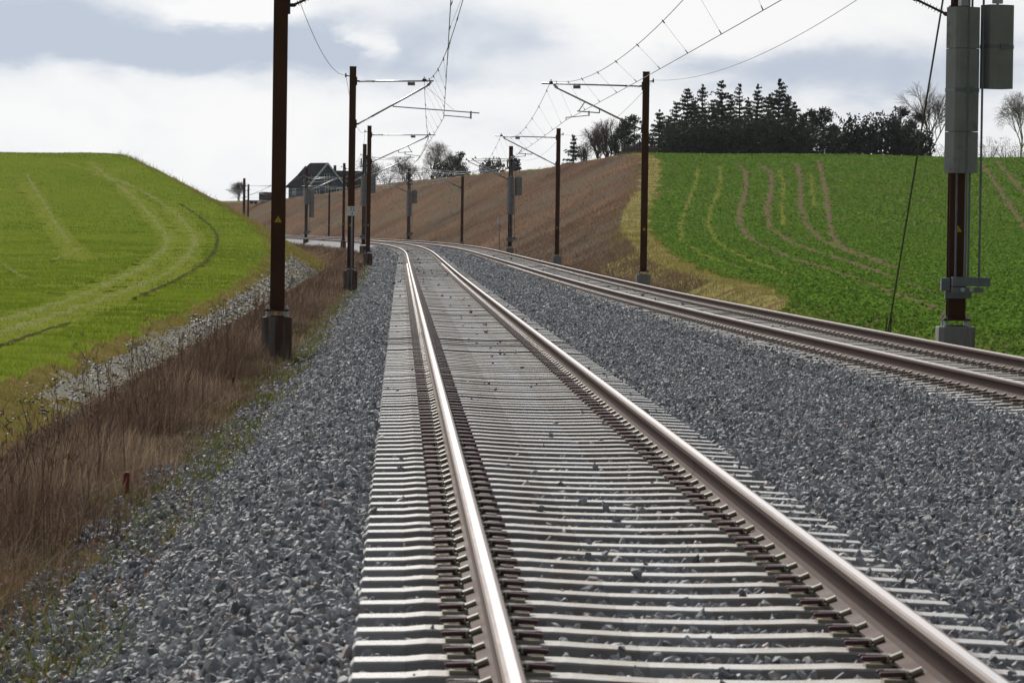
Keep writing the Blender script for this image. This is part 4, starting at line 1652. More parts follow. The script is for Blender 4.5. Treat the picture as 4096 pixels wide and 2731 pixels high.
# stones of the ditch slope
mb_s = []
M_pstone = noisy("pale_field_stones", (.085, .08, .068), (.185, .172, .148), 3, rough=.6, spec=.4)
for (a, b, n, r0) in ((45, 110, 7000, .034), (110, 270, 8000, .06)):
    s, o, P = so_scatter(a, b, -8.2, -5.75, n)
    ol = -o
    top = 6.5 + np.clip((s - 130) / 130, 0, 1) * 1.0
    k = is_cut_left(s, o) & (ol < top + .15 * np.sin(s * .5) + .1) & (rng.random(len(s)) < np.clip((s - 56) / 18, .06, 1))
    P = P[k]
    base = [me_arrays(STONES[j])[0] for j in range(6)]
    mb_s.append((P, r0 * rng.uniform(.5, 1.5, len(P)), base))
V, F, bb = [], [], 0
for P, r, base in mb_s:
    tf = [[p.vertices[:] for p in STONES[j].polygons] for j in range(6)]
    for i in range(len(P)):
        j = i % 6
        b0 = base[j]
        ang = rng.uniform(0, 6.28)
        ca, sa = math.cos(ang), math.sin(ang)
        v = b0 * r[i] * np.array([1, 1, .8])
        V.append(np.column_stack([v[:, 0] * ca - v[:, 1] * sa, v[:, 0] * sa + v[:, 1] * ca, v[:, 2]]) + P[i])
        F += [tuple(q + bb for q in f) for f in tf[j]]
        bb += len(b0)
o = link("ditch_stones", mesh_arrays("ditch_stones", np.concatenate(V), [np.array([f for f in F if len(f) == 3])], M_pstone), GR["ditch_slope"])
o["kind"] = "stuff"


def strip_clear(P, pad):
    ok = np.ones(len(P), bool)
    for g, w in STRIPS:
        lo, hi = g.min(0) - 2, g.max(0) + 2
        c = np.where((P[:, 0] > lo[0]) & (P[:, 0] < hi[0]) & (P[:, 1] > lo[1]) & (P[:, 1] < hi[1]))[0]
        for q in range(0, len(c), 4000):
            cc = c[q:q + 4000]
            d2 = ((P[cc, None, :2] - g[None]) ** 2).sum(-1).min(1)
            ok[cc[np.sqrt(d2) < w / 2 + pad]] = False
    return ok


# young wheat
parts = []
for (a, b, o0, o1, n, hh, ww) in ((45, 90, -24, -6.5, 110000, .085, .010), (90, 150, -24, -6.5, 80000, .095, .018), (150, 280, -34, -7, 100000, .11, .032), (280, 430, -60, -9, 90000, .13, .055)):
    s, o, P = so_scatter(a, b, o0, o1, n)
    k = ~is_cut_left(s, o)
    P = P[k]
    k2 = strip_clear(P, -.02) | (rng.random(len(P)) < .35)
    P = P[k2]
    n_ = len(P)
    parts.append(blades(P, hh * rng.uniform(.5, 1.2, n_), ww * rng.uniform(.7, 1.3, n_), rng.normal(0, .55, (n_, 2)), np.zeros(n_), 1))
stuff("wheat_blades", parts, M_wheatb, "short bright green wheat covering the hill", "wheat")


# rape plants: low rosettes of broad leaves
def rosettes(P, size, nl):
    n = len(P)
    a = rng.uniform(0, 2 * np.pi, (n, nl))
    el = rng.uniform(.25, 1.1, (n, nl))
    L = size[:, None] * rng.uniform(.6, 1.15, (n, nl))
    dx, dy, dz = np.cos(a) * np.cos(el), np.sin(a) * np.cos(el), np.sin(el)
    D = np.stack([dx, dy, dz], -1) * L[..., None]
    Sd = np.stack([-np.sin(a), np.cos(a), rng.normal(0, .3, (n, nl))], -1) * (L * .32)[..., None]
    B = P[:, None, :] + D * .12
    M1 = P[:, None, :] + D * .6 + np.array([0, 0, .02])
    T = P[:, None, :] + D - np.array([0, 0, 1]) * (L * .12)[..., None]
    V = np.stack([B, M1 - Sd, T, M1 + Sd], 2).reshape(-1, 3)
    i = np.arange(n * nl)[:, None] * 4
    return V, [i + np.array([[0, 1, 2, 3]])]


parts = []
for (a, b, o0, o1, n, sz, nl, sp) in ((48, 100, 2.6, 16, 42000, .115, 5, .30), (100, 170, 3.0, 26, 52000, .15, 4, .34), (170, 270, 4.5, 46, 80000, .155, 3, .5), (270, 432, 10, 75, 95000, .21, 3, .8)):
    s, o, P = so_scatter(a, b, o0, o1, n, True)
    rel = o - d_(s)
    k = (edge_right(s, o) > margin_r(s) + .2 * np.sin(s * .4)) & (rel > 3.25 + .25 * np.sin(s * .9))
    bare = patchy(s * .35 + 3, o * .3)
    k &= rng.random(len(s)) < np.clip(.22 + bare * 1.1 + (s - 75) / 60, 0, 1)
    P = P[k]
    P = P[strip_clear(P, .14) | (rng.random(len(P)) < .06)]
    parts.append(rosettes(P, sz * rng.uniform(.6, 1.25, len(P)), nl))
stuff("rape_plants", parts, M_rapeb, "leafy green crop plants in the field behind the tracks", "crop plants")

# dead grass of the cutting bank and of the rough margin
parts = []
for (a, b, o0, o1, n, hh, ww) in ((60, 140, 2.5, 7.5, 16000, .16, .018), (140, 230, 2.6, 11, 40000, .28, .03), (230, 330, 2.8, 17, 34000, .26, .034), (330, 480, 3, 24, 26000, .26, .04), (480, 700, 3, 26, 14000, .28, .055)):
    s, o, P = so_scatter(a, b, o0, o1, n, True)
    rel = o - d_(s)
    k = is_cut_right(s, o)
    k &= rng.random(len(s)) < .35 + .65 * patchy(s * .25, o * .5)
    P = P[k]
    n_ = len(P)
    parts.append(blades(P, hh * rng.uniform(.3, 1.1, n_), ww * rng.uniform(.6, 1.3, n_), rng.normal(0, .6, (n_, 2)) + np.array([-.12, -.05]), np.zeros(n_), 1))
stuff("bank_grass", parts, M_bankb, "reddish dead grass clothing the cutting bank", "grass")

# pale straw and green tufts on the margin between bank and crop, and on the hill's rim
parts = []
for (a, b, o0, o1, n, hh, ww) in ((60, 150, 2.6, 6.6, 16000, .14, .016), (150, 260, 4, 11, 20000, .18, .03), (260, 420, 8, 26, 16000, .25, .05)):
    s, o, P = so_scatter(a, b, o0, o1, n, True)
    rel = o - d_(s)
    th = th_(s)
    e_ = edge_right(s, o)
    k = (e_ > -.9) & (e_ < margin_r(s) + .3) & (rng.random(len(s)) < .8)
    P = P[k]; n_ = len(P)
    parts.append(blades(P, hh * rng.uniform(.3, 1.2, n_), ww * rng.uniform(.6, 1.3, n_), rng.normal(0, .5, (n_, 2)), np.zeros(n_), 1))
s, o, P = so_scatter(38, 105, 2.45, 3.7, 15000, True)
k = rng.random(len(s)) < .35 + .6 * patchy(s * .8, o * .7)
P = P[k]; n_ = len(P)
parts.append(blades(P, rng.uniform(.04, .2, n_), .013 * rng.uniform(.6, 1.4, n_), rng.normal(0, .6, (n_, 2)), np.zeros(n_), 1))
s, o, P = so_scatter(250, 430, -40, -8, 60000)
gap = edge_left(s, o)
k = (np.abs(gap + .1) < .6)
P = P[k]; n_ = len(P)
parts.append(blades(P, rng.uniform(.1, .42, n_) * (1 + (rng.random(n_) < .06) * 1.2), .04 * rng.uniform(.5, 1.2, n_), rng.normal(0, .4, (n_, 2)), np.zeros(n_), 1))
stuff("margin_grass", parts, M_mossb, "pale straw coloured grass on the rims of the fields", "grass")

# a bundle of dark bramble canes beside the closest footing
c0 = at(1180, 1405, 66.5)
mb = MB()
for k in range(11):
    a = Vector((rng.normal(0, .06), rng.normal(0, .1), -.05))
    b = a + Vector((rng.uniform(.1, .5), rng.normal(0, .15), rng.uniform(.08, .34)))
    m = (a + b) / 2 + Vector((0, 0, rng.uniform(.02, .12)))
    mb.path([a, m, b], [.009, .007, .004], 5)
zz = float(ground_z(np.array(c0.x), np.array(c0.y)))
tag(mb.build("bramble_canes", M_cable, loc=(c0.x, c0.y, zz)), "dark dead canes lying beside the closest mast footing", "canes")

# ------------------------------------------------------------------ trees
M_bark = noisy("conifer_bark", (.05, .035, .027), (.085, .06, .045), 3, rough=.95)
M_birch = noisy("birch_bark", (.42, .40, .37), (.55, .53, .5), 2, rough=.8, c3=(.06, .05, .045), scale3=3, thr3=(.55, .62))
M_bare = noisy("bare_twig_bark", (.10, .078, .062), (.15, .12, .095), 2, rough=.9)
M_twig = leafy("bare_twigs", [(.10, .072, .055), (.16, .12, .09), (.22, .17, .13)], .05, .8)
M_needle = leafy("spruce_needles", [(.035, .046, .032), (.06, .074, .048), (.09, .105, .065)], .12, .7)
M_pine = leafy("pine_needles", [(.026, .040, .026), (.05, .068, .04), (.08, .095, .055)], .12, .7)
M_shrub = leafy("dark_evergreen_leaves", [(.034, .042, .032), (.056, .064, .046), (.08, .086, .06)], .12, .7)


def quads_along(A, Bp, width, droop=0.0):
    """thin leaf quads from A to B, width vector random"""
    n = len(A)
    d = Bp - A
    r = rng.normal(size=(n, 3))
    sd = np.cross(d, r)
    sd /= np.linalg.norm(sd, axis=1)[:, None] + 1e-9
    sd *= width[:, None] / 2
    V = np.stack([A - sd * .5, A + sd * .5, (A + d * .55) + sd, Bp, (A + d * .55) - sd], 1).reshape(-1, 3)
    i = np.arange(n)[:, None] * 5
    return V, [i + np.array([[0, 1, 2, 3, 4]])]


def add_tree(name, label, cat, base, trunk_mb, trunk_m, crown_parts, crown_m, group, crown_name="crown"):
    r = thing(name, label, cat, base, rng.uniform(0, 6), group)
    trunk_mb.build("trunk", trunk_m, r, True)
    V, F = join_blades(crown_parts)
    o = link(crown_name, mesh_arrays(crown_name, V, F, crown_m), r)
    return r


def spruce(px, top_py, Y, width, label, sparse=0.0, base_py=620, name="spruce_tree", m=None, skirt=.06, gz=None):
    b = at(px, base_py, Y)
    top = at(px, top_py, Y)
    z0 = float(ground_z(np.array(b.x), np.array(Y))) - .2
    H = top.z - z0
    tm = MB()
    tm.path([(0, 0, -.3), (.02 * H * rng.normal(0, .3), 0, H * .5), (0, 0, H * .985)], [.022 * H, .013 * H, .004], 7)
    parts = []
    R = width / 2
    R *= 1.75
    lump = rng.uniform(.55, 1.25, (7, 9))
    lx, ly = rng.normal(0, .02, 2) * H
    nb = int(H * 36 * (1 - .45 * sparse))
    for i in range(nb):
        t = 1 - (rng.random() ** .75) * (1 - 0)
        t = float(np.clip(t, 0, .985))
        t = min(.985, round(t * H * 2.2) / (H * 2.2) * .55 + t * .45)
        z = H * (skirt + (1 - skirt) * t)
        r = R * ((1 - t) ** .75) * rng.uniform(.55, 1.1) + .10
        if sparse and rng.random() < sparse * .5 * (1 if .2 < t < .8 else .2):
            continue
        a = rng.uniform(0, 6.28)
        L = r * rng.uniform(.6, 1.1) * lump[int(a / 6.29 * 7), int(t * 8.99)]
        m_ = max(4, int(L * 7))
        u = np.linspace(.08, 1, m_)
        sagz = (.10 - .42 * (1 - t)) * L * u + .22 * L * u ** 2.2
        c = np.column_stack([np.cos(a) * L * u, np.sin(a) * L * u, z + sagz])
        dirv = np.array([np.cos(a), np.sin(a), 0])
        perp = np.array([-np.sin(a), np.cos(a), 0])
        for sg in (-1, 1):
            e = c + dirv * (.14 * L) + perp * sg * (.05 + .24 * L * (1 - u * .7))[:, None] - np.array([0, 0, 1]) * rng.uniform(.05, .34, (m_, 1))
            parts.append(quads_along(c, e, np.full(m_, .085 + .015 * R)))
        parts.append(quads_along(c[:-1], c[1:] - np.array([0, 0, .12]), np.full(m_ - 1, .08)))
    return add_tree(name, label, "tree", (b.x, Y, z0), tm, M_bark, parts, m or M_needle, "trees on the hill beyond the crop")


def pine(px, top_py, Y, width, label, crown_from=.35, dense=1.0, name="pine_tree", m=None, base_py=620, group="trees on the hill beyond the crop"):
    b = at(px, base_py, Y)
    top = at(px, top_py, Y)
    z0 = float(ground_z(np.array(b.x), np.array(Y))) - .2
    H = top.z - z0
    tm = MB()
    tm.path([(0, 0, -.3), (rng.normal(0, .1), rng.normal(0, .1), H * .5), (rng.normal(0, .1), 0, H * .93)], [.02 * H, .014 * H, .004 * H], 7)
    parts = []
    nc = int(30 * dense)
    for i in range(nc):
        t = crown_from + (1 - crown_from) * (i + rng.random()) / nc
        z = H * t
        prof = math.sin(math.pi * min(1, .12 + .88 * (t - crown_from) / (1 - crown_from) * .92)) ** .6
        rr = width / 2 * prof * rng.uniform(.25, 1.0)
        a = rng.uniform(0, 6.28)
        c = np.array([math.cos(a) * rr, math.sin(a) * rr, z])
        tm.path([(0, 0, z - .12 * H * rng.random()), tuple(c * np.array([.6, .6, 1]) - np.array([0, 0, .1])), tuple(c)], [.02, .015, .006], 4)
        n = int(rng.integers(50, 90))
        cs = rng.uniform(.35, .75) * width / 4.0 + .18
        q = rng.normal(0, 1, (n, 3))
        q /= np.linalg.norm(q, axis=1)[:, None]
        q *= rng.random((n, 1)) ** .4
        A = c + q * cs * np.array([1, 1, .65])
        E = A + rng.normal(0, .14, (n, 3)) + np.array([0, 0, .06])
        parts.append(quads_along(A, E, np.full(n, .11)))
    return add_tree(name, label, "tree", (b.x, Y, z0), tm, M_bark, parts, m or M_pine, group)


def shrub(px, top_py, Y, width, label, base_py=620, m=None, group="dark shrubs under the hill trees", name="evergreen_shrub", twiggy=False):
    b = at(px, base_py, Y)
    z0 = float(ground_z(np.array(b.x), np.array(Y))) - .2
    H = at(px, top_py, Y).z - z0
    tm = MB()
    for k in range(7):
        a = rng.uniform(0, 6.28)
        tm.path([(0, 0, -.2), (math.cos(a) * width * .12, math.sin(a) * width * .12, H * .4), (math.cos(a) * width * .3, math.sin(a) * width * .25, H * .8)], [.06, .04, .012], 5)
    n = int(650 * max(1, width / 3) * max(.6, H / 4))
    q = rng.normal(0, 1, (n, 3))
    q /= np.linalg.norm(q, axis=1)[:, None]
    lob = 1 + .22 * np.sin(q[:, 0] * 5 + px) * np.sin(q[:, 2] * 6 + 1) + .15 * np.sin(q[:, 1] * 9)
    q *= (rng.random((n, 1)) ** .33) * lob[:, None]
    A = q * np.array([width / 2, width / 2 * .8, H * .5]) + np.array([0, 0, H * .5])
    E = A + rng.normal(0, .2, (n, 3)) + np.array([0, 0, .12])
    parts = [quads_along(A, E, np.full(n, .03 if twiggy else .2))]
    return add_tree(name, label, "shrub", (b.x, Y, z0), tm, M_bark, parts, m or M_shrub, group, "foliage")


def bare_tree(px, top_py, Y, width, label, weep=0.0, bark=None, base_py=620, name="bare_tree", levels=4, group="bare trees on the skyline", cat="tree", stems=1):
    b = at(px, base_py, Y)
    z0 = float(ground_z(np.array(b.x), np.array(Y))) - .2
    H = at(px, top_py, Y).z - z0
    tm = MB()
    tw_a, tw_b = [], []

    def grow(p, d, L, r, lev):
        q = p + d * L
        tm.path([p, (p + q) / 2 + Vector(rng.normal(0, .03 * L, 3)), q], [r, r * .8, r * .62], 5 if lev < 2 else 3)
        if lev >= levels:
            n = 6
            for k in range(n):
                t = rng.random()
                a = p.lerp(q, t)
                e = d * rng.uniform(.3, .9) + Vector(rng.normal(0, .45, 3))
                e = e.normalized() * L * rng.uniform(.7, 1.5)
                e.z -= weep * L * rng.uniform(.6, 2.2)
                tw_a.append(a); tw_b.append(a + e)
            return
        n = 4 if lev < 2 else 3
        for k in range(n):
            t = rng.uniform(.45, 1.0) if lev else rng.uniform(.4, 1.0)
            a = p.lerp(q, t)
            ang = rng.uniform(.35, .8)
            az = rng.uniform(0, 6.28)
            o1 = d.orthogonal().normalized()
            o2 = d.cross(o1)
            nd_ = (d * math.cos(ang) + (o1 * math.cos(az) + o2 * math.sin(az)) * math.sin(ang))
            nd_.x *= width / H * 1.6
            nd_.y *= width / H * 1.6
            nd_.z += .18 - weep * .12 * lev
            grow(a, nd_.normalized(), L * rng.uniform(.55, .78), r * .55, lev + 1)
        grow(q, (d + Vector(rng.normal(0, .12, 3))).normalized(), L * .62, r * .62, lev + 1)
    for k in range(stems):
        dv = Vector((rng.normal(0, .12 * (stems > 1) + .02), rng.normal(0, .05), 1)).normalized()
        grow(Vector((rng.normal(0, .25) if stems > 1 else 0, 0, -.3)), dv, H * .40, .013 * H + .02, 0)
    A = np.array([tuple(v) for v in tw_a]); E = np.array([tuple(v) for v in tw_b])
    sc = H / max(E[:, 2].max(), .1)
    for arr in (A, E):
        arr *= sc
    tm.v = [tuple(c * sc for c in v) for v in tm.v]
    wv = np.full(len(A), .017 * Y / 450)
    return add_tree(name, label, cat, (b.x, Y, z0), tm, bark or M_bare, [quads_along(A, E, wv)], M_twig, group, "twigs")


K2 = 1.7415
def k2(*a): return [v * K2 for v in a]


# conifers along the crest, in the order they stand
for (x, ty, Y, w, sp, lab) in (
        (1317, 309, 470, 1.5, .15, "small lone spruce on the rim of the bank"),
        (1513, 250, 462, 2.6, .05, "small spruce just behind the tall mast"),
        (1553, 232, 475, 3.2, .25, "ragged spruce beside the small one near the tall mast"),
        (1578, 200, 470, 3.8, .12, "broad spruce, first of the tall row"),
        (1612, 191, 478, 3.0, .45, "thin spruce with tufted top, second of the tall row"),
        (1656, 180, 472, 4.0, .35, "spruce with gappy branches, third of the tall row"),
        (1697, 188, 480, 3.2, .42, "sparse spruce, fourth of the tall row"),
        (1739, 191, 474, 3.6, .25, "dark spruce just before the tallest one"),
        (1788, 178, 466, 4.4, .05, "tallest dense spruce in the middle of the hill trees"),
        (1823, 232, 470, 3.4, .1, "shoulder-high spruce leaning on the tallest one")):
    spruce(x * K2, ty * K2, Y, w, lab, sp)
for (x, ty, Y, w, sp, lab) in (
        (1535, 262, 492, 3.0, .1, "half-hidden spruce between the small and the ragged one"), (1594, 222, 496, 3.6, .2, "half-hidden spruce behind the first of the tall row"),
        (1636, 226, 494, 3.4, .2, "half-hidden spruce behind the thin tufted one"), (1677, 215, 498, 3.6, .25, "half-hidden spruce behind the third and fourth of the row"),
        (1718, 222, 495, 3.4, .2, "half-hidden spruce behind the sparse one"), (1764, 212, 497, 3.8, .15, "half-hidden spruce behind the tallest"),
        (1808, 215, 493, 3.4, .2, "half-hidden spruce on the far side of the tallest"), (1842, 262, 490, 2.8, .2, "half-hidden low spruce by the slim pine"),
        (1985, 285, 492, 3.0, .1, "dark spruce showing behind the hedge")):
    spruce(x * K2, ty * K2, Y, w, lab, sp)
for (x, ty, Y, w, cf, lab) in (
        (1455, 268, 468, 2.4, .1, "dense dark pine behind the thatched roof"),
        (1427, 279, 472, 2.0, .1, "smaller dark pine at the end of the thatched roof"),
        (1858, 256, 476, 2.2, .4, "slim pine after the spruces"),
        (1893, 254, 470, 2.6, .45, "round-topped pine with open stem"),
        (1918, 290, 474, 1.8, .3, "low pine beside the round-topped one"),
        (2068, 250, 472, 2.8, .3, "dark pine just before the big bare tree"),
        (2100, 262, 468, 2.6, .2, "low wide pine under the big bare tree")):
    pine(x * K2, ty * K2, Y, w, lab, cf, 1.2)
for (x, ty, Y, w, lab) in (
        (1545, 292, 458, 5.0, "dark understorey shrub beside the thatched roof"), (1600, 270, 460, 5.5, "dark understorey below the broad spruce"),
        (1655, 268, 461, 5.5, "dark understorey below the gappy spruces"), (1710, 270, 459, 5.5, "dark understorey below the sparse spruce"),
        (1765, 262, 458, 5.5, "dark understorey below the tallest spruce"), (1815, 272, 460, 4.5, "dark understorey at the foot of the last spruce"),
        (1955, 262, 464, 3.4, "dense upright evergreen at the start of the hedge"), (1990, 268, 463, 3.8, "dense evergreen in the middle of the hedge"),
        (2028, 260, 462, 4.0, "tallest evergreen of the hedge"), (2085, 285, 461, 3.6, "last evergreen of the hedge by the bare tree"),
        (2120, 300, 462, 3.0, "small evergreen behind the guy wire"), (1480, 310, 462, 3.0, "dark shrub behind the tall mast"), (1868, 300, 463, 3.4, "dark shrub filling the gap below the slim pine"), (1920, 305, 463, 3.6, "dark shrub between pines and hedge"), (2055, 272, 463, 3.4, "evergreen next to the tallest of the hedge")):
    shrub(x * K2, ty * K2, Y, w, lab)
for (x, ty, w, lab) in ((1850, 318, 3.6, "brown leafless thicket below the slim pine"), (1905, 325, 4.0, "brown leafless thicket below the round-topped pine"), (1940, 330, 3.0, "brown leafless scrub before the hedge"),
                        (2170, 330, 4.0, "brown scrub behind the concrete weights"), (2270, 318, 4.0, "pale leafless bush between weights and birch"), (2310, 322, 4.0, "low bush below the hanging birch"), (2345, 335, 3, "dark low bush at the picture's edge")):
    shrub(x * K2, ty * K2, 466, w, lab, m=M_twig, twiggy=True, name="leafless_scrub", group="leafless scrub on the crest")
bare_tree(2138 * K2, 172 * K2, 470, 7.5, "large spreading leafless tree behind the guy wire", levels=4)
bare_tree(2345 * K2, 205 * K2, 455, 4.6, "hanging birch at the edge of the picture", .55, M_birch, levels=4)
bare_tree(1372 * K2, 276 * K2, 480, 3.2, "weeping bare birch beside the dark pines", .6, M_bare, levels=3, stems=3)
bare_tree(1398 * K2, 268 * K2, 478, 3.0, "second weeping bare birch against the dark pines", .6, M_bare, levels=3, stems=3)
bare_tree(1345 * K2, 318 * K2, 480, 2.2, "low bare bush beside the lone spruce", .3, M_bare, levels=2, stems=4, cat="shrub", name="bare_bush")

# trees and bushes along the far rim of the bank
FG = "trees beyond the far bank"
bare_tree(998 * K2, 316 * K2, 640, 4.0, "slender birch standing above the far bank", .35, M_birch, levels=4, group=FG)
bare_tree(1040 * K2, 338 * K2, 645, 4.0, "bushy bare tree beside the slender birch", .1, M_bare, levels=3, stems=3, group=FG)
bare_tree(935 * K2, 352 * K2, 660, 3.0, "low bare tree above the far mast arms", .1, M_bare, levels=3, stems=2, group=FG)
bare_tree(858 * K2, 356 * K2, 700, 3.0, "small bare tree beside the house", .1, M_bare, levels=3, stems=2, group=FG)
pine(1057 * K2, 352 * K2, 630, 2.4, "dark young pine on the far bank's rim", .05, 1.0, group=FG)
for (x, ty, Y, w, lab) in ((1015, 372, 636, 4, "dark bush below the slender birch"), (1060, 382, 632, 3.4, "dark bush below the young pine"), (975, 378, 640, 4.5, "bush above the far contact wires"),
                           (930, 374, 650, 5, "bush beside the far masts"), (890, 376, 660, 5, "bush behind the double masts"), (848, 380, 690, 4.5, "bush beside the house gable"),
                           (1136, 362, 585, 3.0, "round dark bush on the rim near the weight mast"), (1118, 372, 590, 2.0, "small bush beside the round one"), (1183, 362, 560, 1.6, "little bush behind the weight mast")):
    shrub(x * K2, ty * K2, Y, w, lab, group="bushes on the far bank's rim", m=(M_twig if x in (975, 930, 890, 848) else None), twiggy=x in (975, 930, 890, 848))
bare_tree(548 * K2, 412 * K2, 820, 2.6, "faint bare tree behind the far masts", .1, M_bare, levels=3, stems=3, group=FG, base_py=750)

# ------------------------------------------------------------------ house above the far bank
M_hwall = noisy("blue_grey_render", (.055, .082, .15), (.075, .105, .18), 1.2, rough=.8)
M_thatch = noisy("dark_thatch", (.016, .016, .02), (.03, .029, .033), 2.5, spec=0.0, rough=.95, bump=.6, bump_scale=12)
M_trim = noisy("pale_trim", (.62, .64, .68), (.70, .72, .75), 2, rough=.6)
M_glass = mat("window_glass", (.02, .025, .03), .12, 0, .5)


def house():
    Y = 800
    c = at(1240, 741, Y)                     # near corner at eaves height
    zg = float(ground_z(np.array(c.x), np.array(float(Y)))) - .5
    phi = math.radians(31.5)
    r = thing("house", "dark blue house with steep thatched roof above the far bank", "house", (c.x, Y, zg), 0)
    g = Vector((math.cos(phi), math.sin(phi), 0))            # along the gable wall
    l = Vector((-math.sin(phi), math.cos(phi), 0))           # along the long wall, away
    Wd, Ln = 7.0, 8.2
    he = c.z - zg
    hr = at(1311, 658, Y).z - zg

    def pt(a, b, z):
        v = g * a + l * b
        return (v.x, v.y, z)
    mb = MB()
    V = [pt(0, 0, -1), pt(Wd, 0, -1), pt(Wd, Ln, -1), pt(0, Ln, -1), pt(0, 0, he), pt(Wd, 0, he), pt(Wd, Ln, he), pt(0, Ln, he), pt(Wd / 2, 0, hr - .15), pt(Wd / 2, Ln, hr - .15)]
    mb.add(V, [(0, 1, 5, 8, 4), (2, 3, 7, 9, 6), (3, 0, 4, 7), (1, 2, 6, 5), (3, 2, 1, 0)])
    mb.build("wall", M_hwall, r)
    mb = MB()
    e, th = .45, .32
    hip = 1.8
    for sg in (0, 1):
        a0 = -e if sg == 0 else Wd + e
        zl = he - e * (hr - he) / (Wd / 2)
        A_, B_, C_, D_ = pt(a0, -.25, zl), pt(a0, Ln + .3, zl), pt(Wd / 2, Ln - hip, hr), pt(Wd / 2, -.25, hr)
        up = Vector((0, 0, th))
        vs = [Vector(q) for q in (A_, B_, C_, D_)]
        mb.add([tuple(v) for v in vs] + [tuple(v + up) for v in vs], [(0, 3, 2, 1), (4, 5, 6, 7), (0, 1, 5, 4), (1, 2, 6, 5), (2, 3, 7, 6), (3, 0, 4, 7)])
    zl = he - e * (hr - he) / (Wd / 2)
    mb.add([pt(-e, Ln + .3, zl + th), pt(Wd + e, Ln + .3, zl + th), pt(Wd / 2, Ln - hip, hr + th)], [(0, 1, 2)])
    rf = mb.build("roof", M_thatch, r)
    mb = MB()
    ch = Vector(pt(Wd / 2 + .2, Ln * .55, 0))
    mb.box(ch.x - .3, ch.x + .3, ch.y - .3, ch.y + .3, hr - .5, hr + .2)
    mb.build("chimney", M_hwall, rf)
    for sg in (0, 1):
        mb = MB()
        a0 = -e if sg == 0 else Wd + e
        p, q = Vector(pt(a0, -.30, zl)), Vector(pt(Wd / 2, -.30, hr))
        w = Vector((0, 0, .42))
        n = l * .08
        vs = [p, q, q + w, p + w]
        mb.add([tuple(v) for v in vs] + [tuple(v - n) for v in vs], [(0, 1, 2, 3), (7, 6, 5, 4), (0, 4, 5, 1), (1, 5, 6, 2), (2, 6, 7, 3), (3, 7, 4, 0)])
        mb.build("barge_board", M_trim, r)

    def window(o0, ax, nrm, a, z0, w, h, cols_, rows_):
        f = MB()
        def q(u, v, k): 
            p = o0 + ax * u + nrm * k
            return (p.x, p.y, v)
        pn = MB()
        pn.add([q(a, z0, .02), q(a + w, z0, .02), q(a + w, z0 + h, .02), q(a, z0 + h, .02)], [(0, 1, 2, 3)])
        wo = pn.build("window", M_glass, r)
        def bar(u0, u1, v0, v1):
            vs = [q(u0, v0, .02), q(u1, v0, .02), q(u1, v1, .02), q(u0, v1, .02), q(u0, v0, .07), q(u1, v0, .07), q(u1, v1, .07), q(u0, v1, .07)]
            f.add(vs, [(4, 5, 6, 7), (0, 1, 5, 4), (1, 2, 6, 5), (2, 3, 7, 6), (3, 0, 4, 7)], 0)
        t = .075
        for i in range(cols_ + 1):
            u = a + w * i / cols_
            bar(u - t / 2, u + t / 2, z0, z0 + h)
        for j in range(rows_ + 1):
            v = z0 + h * j / rows_
            bar(a, a + w, v - t / 2, v + t / 2)
        f.build("window_frame", M_trim, wo)
    zero = Vector((0, 0, 0))
    for a in (1.1, 5.3):
        window(zero, l, -g, a, he - 1.75, 1.35, 1.5, 2, 3)
    window(zero, g, -l, Wd / 2 - .55, he + .95, 1.1, 1.15, 2, 2)
    for a in (.8, 3.2, 5.6):
        window(zero, g, -l, a, he - 1.75, 1.2, 1.3, 2, 2)
    # chimney of the wing behind and its roof
    p = at(1340, 700, Y + 14)
    mb = MB()
    x0 = p.x - c.x
    mb.box(x0 - .25, x0 + .25, 13, 14, 0, at(1340, 662, Y + 14).z - zg)
    mb.build("wing_chimney", M_hwall, r)
    mb = MB()
    x1, x2 = at(1330, 700, Y + 12).x - c.x, at(1450, 700, Y + 12).x - c.x
    zt_w = at(1340, 682, Y + 12).z - zg
    mb.add([(x1, 10, -1), (x2, 10, -1), (x2, 14, -1), (x1, 14, -1), (x1, 10, zt_w - 2.2), (x2, 10, zt_w - 2.2), (x2, 14, zt_w), (x1, 14, zt_w)],
           [(0, 1, 5, 4), (4, 5, 6, 7), (1, 2, 6, 5), (3, 0, 4, 7), (2, 3, 7, 6)])
    mb.build("wing_roof", M_thatch, r)


house()


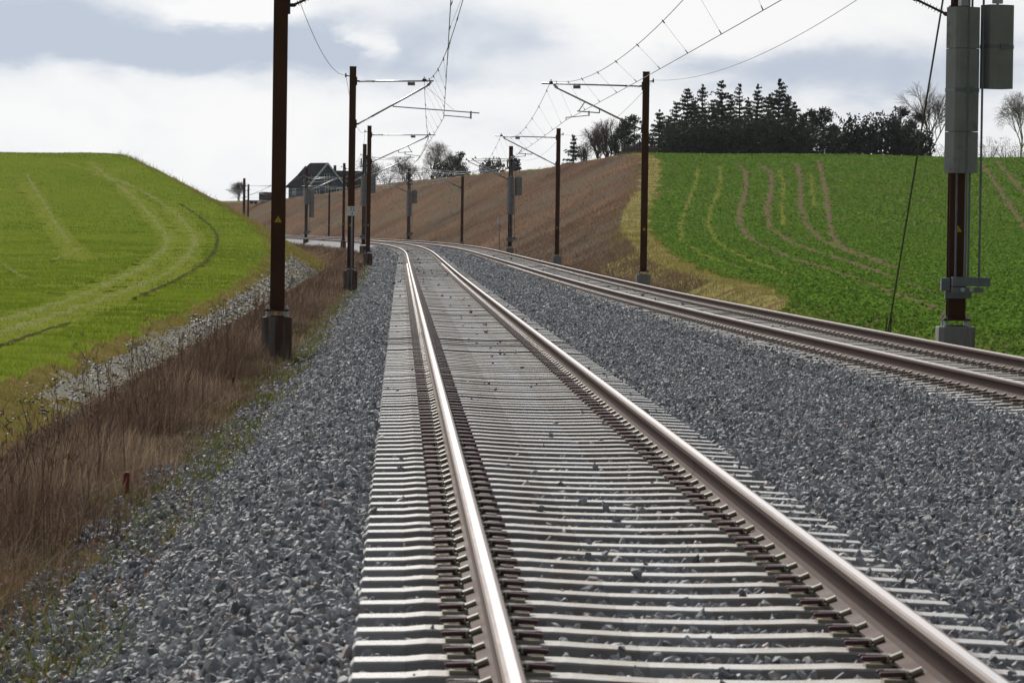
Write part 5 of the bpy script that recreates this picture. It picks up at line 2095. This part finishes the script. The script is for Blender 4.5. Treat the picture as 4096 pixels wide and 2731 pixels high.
# thatched roof with ridge timbers under the pines
def thatched_roof():
    Y = 446
    a, b = at(1425 * K2, 340 * K2, Y), at(1512 * K2, 340 * K2, Y)
    z0 = float(ground_z(np.array(a.x), np.array(float(Y)))) - .4
    ridge = at(1470 * K2, 335 * K2, Y).z - z0
    L = b.x - a.x
    r = thing("thatched_barn", "low thatched roof with ridge timbers behind the tall mast", "barn", (a.x, Y, z0))
    M_th = noisy("old_thatch", (.05, .038, .03), (.085, .065, .05), 3, rough=.95, bump=.6, bump_scale=10, stretch=(1, 1, .3))
    mb = MB()
    mb.add([(0, -1.6, ridge - 1.5), (L, -1.6, ridge - 1.5), (L, .2, ridge), (0.25, .2, ridge), (0, 2, ridge - 1.5), (L, 2, ridge - 1.5)],
           [(0, 1, 2, 3), (3, 2, 5, 4), (0, 3, 4), (1, 5, 2)])
    mb.build("thatch", M_th, r)
    mb = MB()
    mb.box(.1, L - .1, -1.3, 1.7, -.3, ridge - 1.45)
    mb.build("wall", M_bark, r)
    n = 12
    for i in range(n):
        x = .3 + (L - .5) * i / (n - 1)
        mb = MB()
        mb.tube((x - .04, -.25, ridge - .28), (x + .05, .38, ridge + .12), .035, .03, 6)
        mb.tube((x + .04, .6, ridge - .28), (x - .05, .02, ridge + .12), .035, .03, 6)
        mb.build("ridge_timber", M_bare, r)


thatched_roof()

# brown trailer parked on the far field
p = at(1050, 800, 735)
zc = float(ground_z(np.array(p.x), np.array(735.0)))
ztr = at(1050, 812, 735).z
t = thing("farm_trailer", "brown box trailer with flat bed parked behind the far masts", "trailer", (p.x, 735, ztr))
M_tr = noisy("dull_brown_paint", (.055, .028, .025), (.075, .04, .035), 2, rough=.7)
mb = MB(); mb.prism([(-.55, -1.0), (3.6, -1.0), (3.6, 1.0), (-.55, 1.0)], .45, 1.75); mb.prism([(-.45, -.9), (3.5, -.9), (3.5, .9), (-.45, .9)], 1.75, 1.82); mb.build("box", M_tr, t)
mb = MB(); mb.box(-3.2, 3.6, -1.0, 1.0, .25, .42); mb.build("bed", M_plate, t)
for x in (-1.8, -1.1, 1.6, 2.3):
    mb = MB(); mb.tube((x, -.95, .1), (x, -.7, .1), .32, .32, 14); mb.build("wheel", M_cable, t)

# ------------------------------------------------------------------ thin spring haze
mh = bpy.data.materials.new("haze")
mh.use_nodes = True
th_ = mh.node_tree
for n in list(th_.nodes):
    th_.nodes.remove(n)
ho = nd(th_, "ShaderNodeOutputMaterial")
hv = nd(th_, "ShaderNodeVolumePrincipled")
hv.inputs["Color"].default_value = (.86, .91, 1.0, 1)
hv.inputs["Density"].default_value = 0.000032
hv.inputs["Anisotropy"].default_value = 0.3
th_.links.new(hv.outputs[0], ho.inputs["Volume"])
mb = MB()
mb.box(-2700, 2700, -40, 6600, -4, 26)
hz = mb.build("haze", mh)
tag(hz, "thin bright haze over the far fields", "haze", None, "stuff")
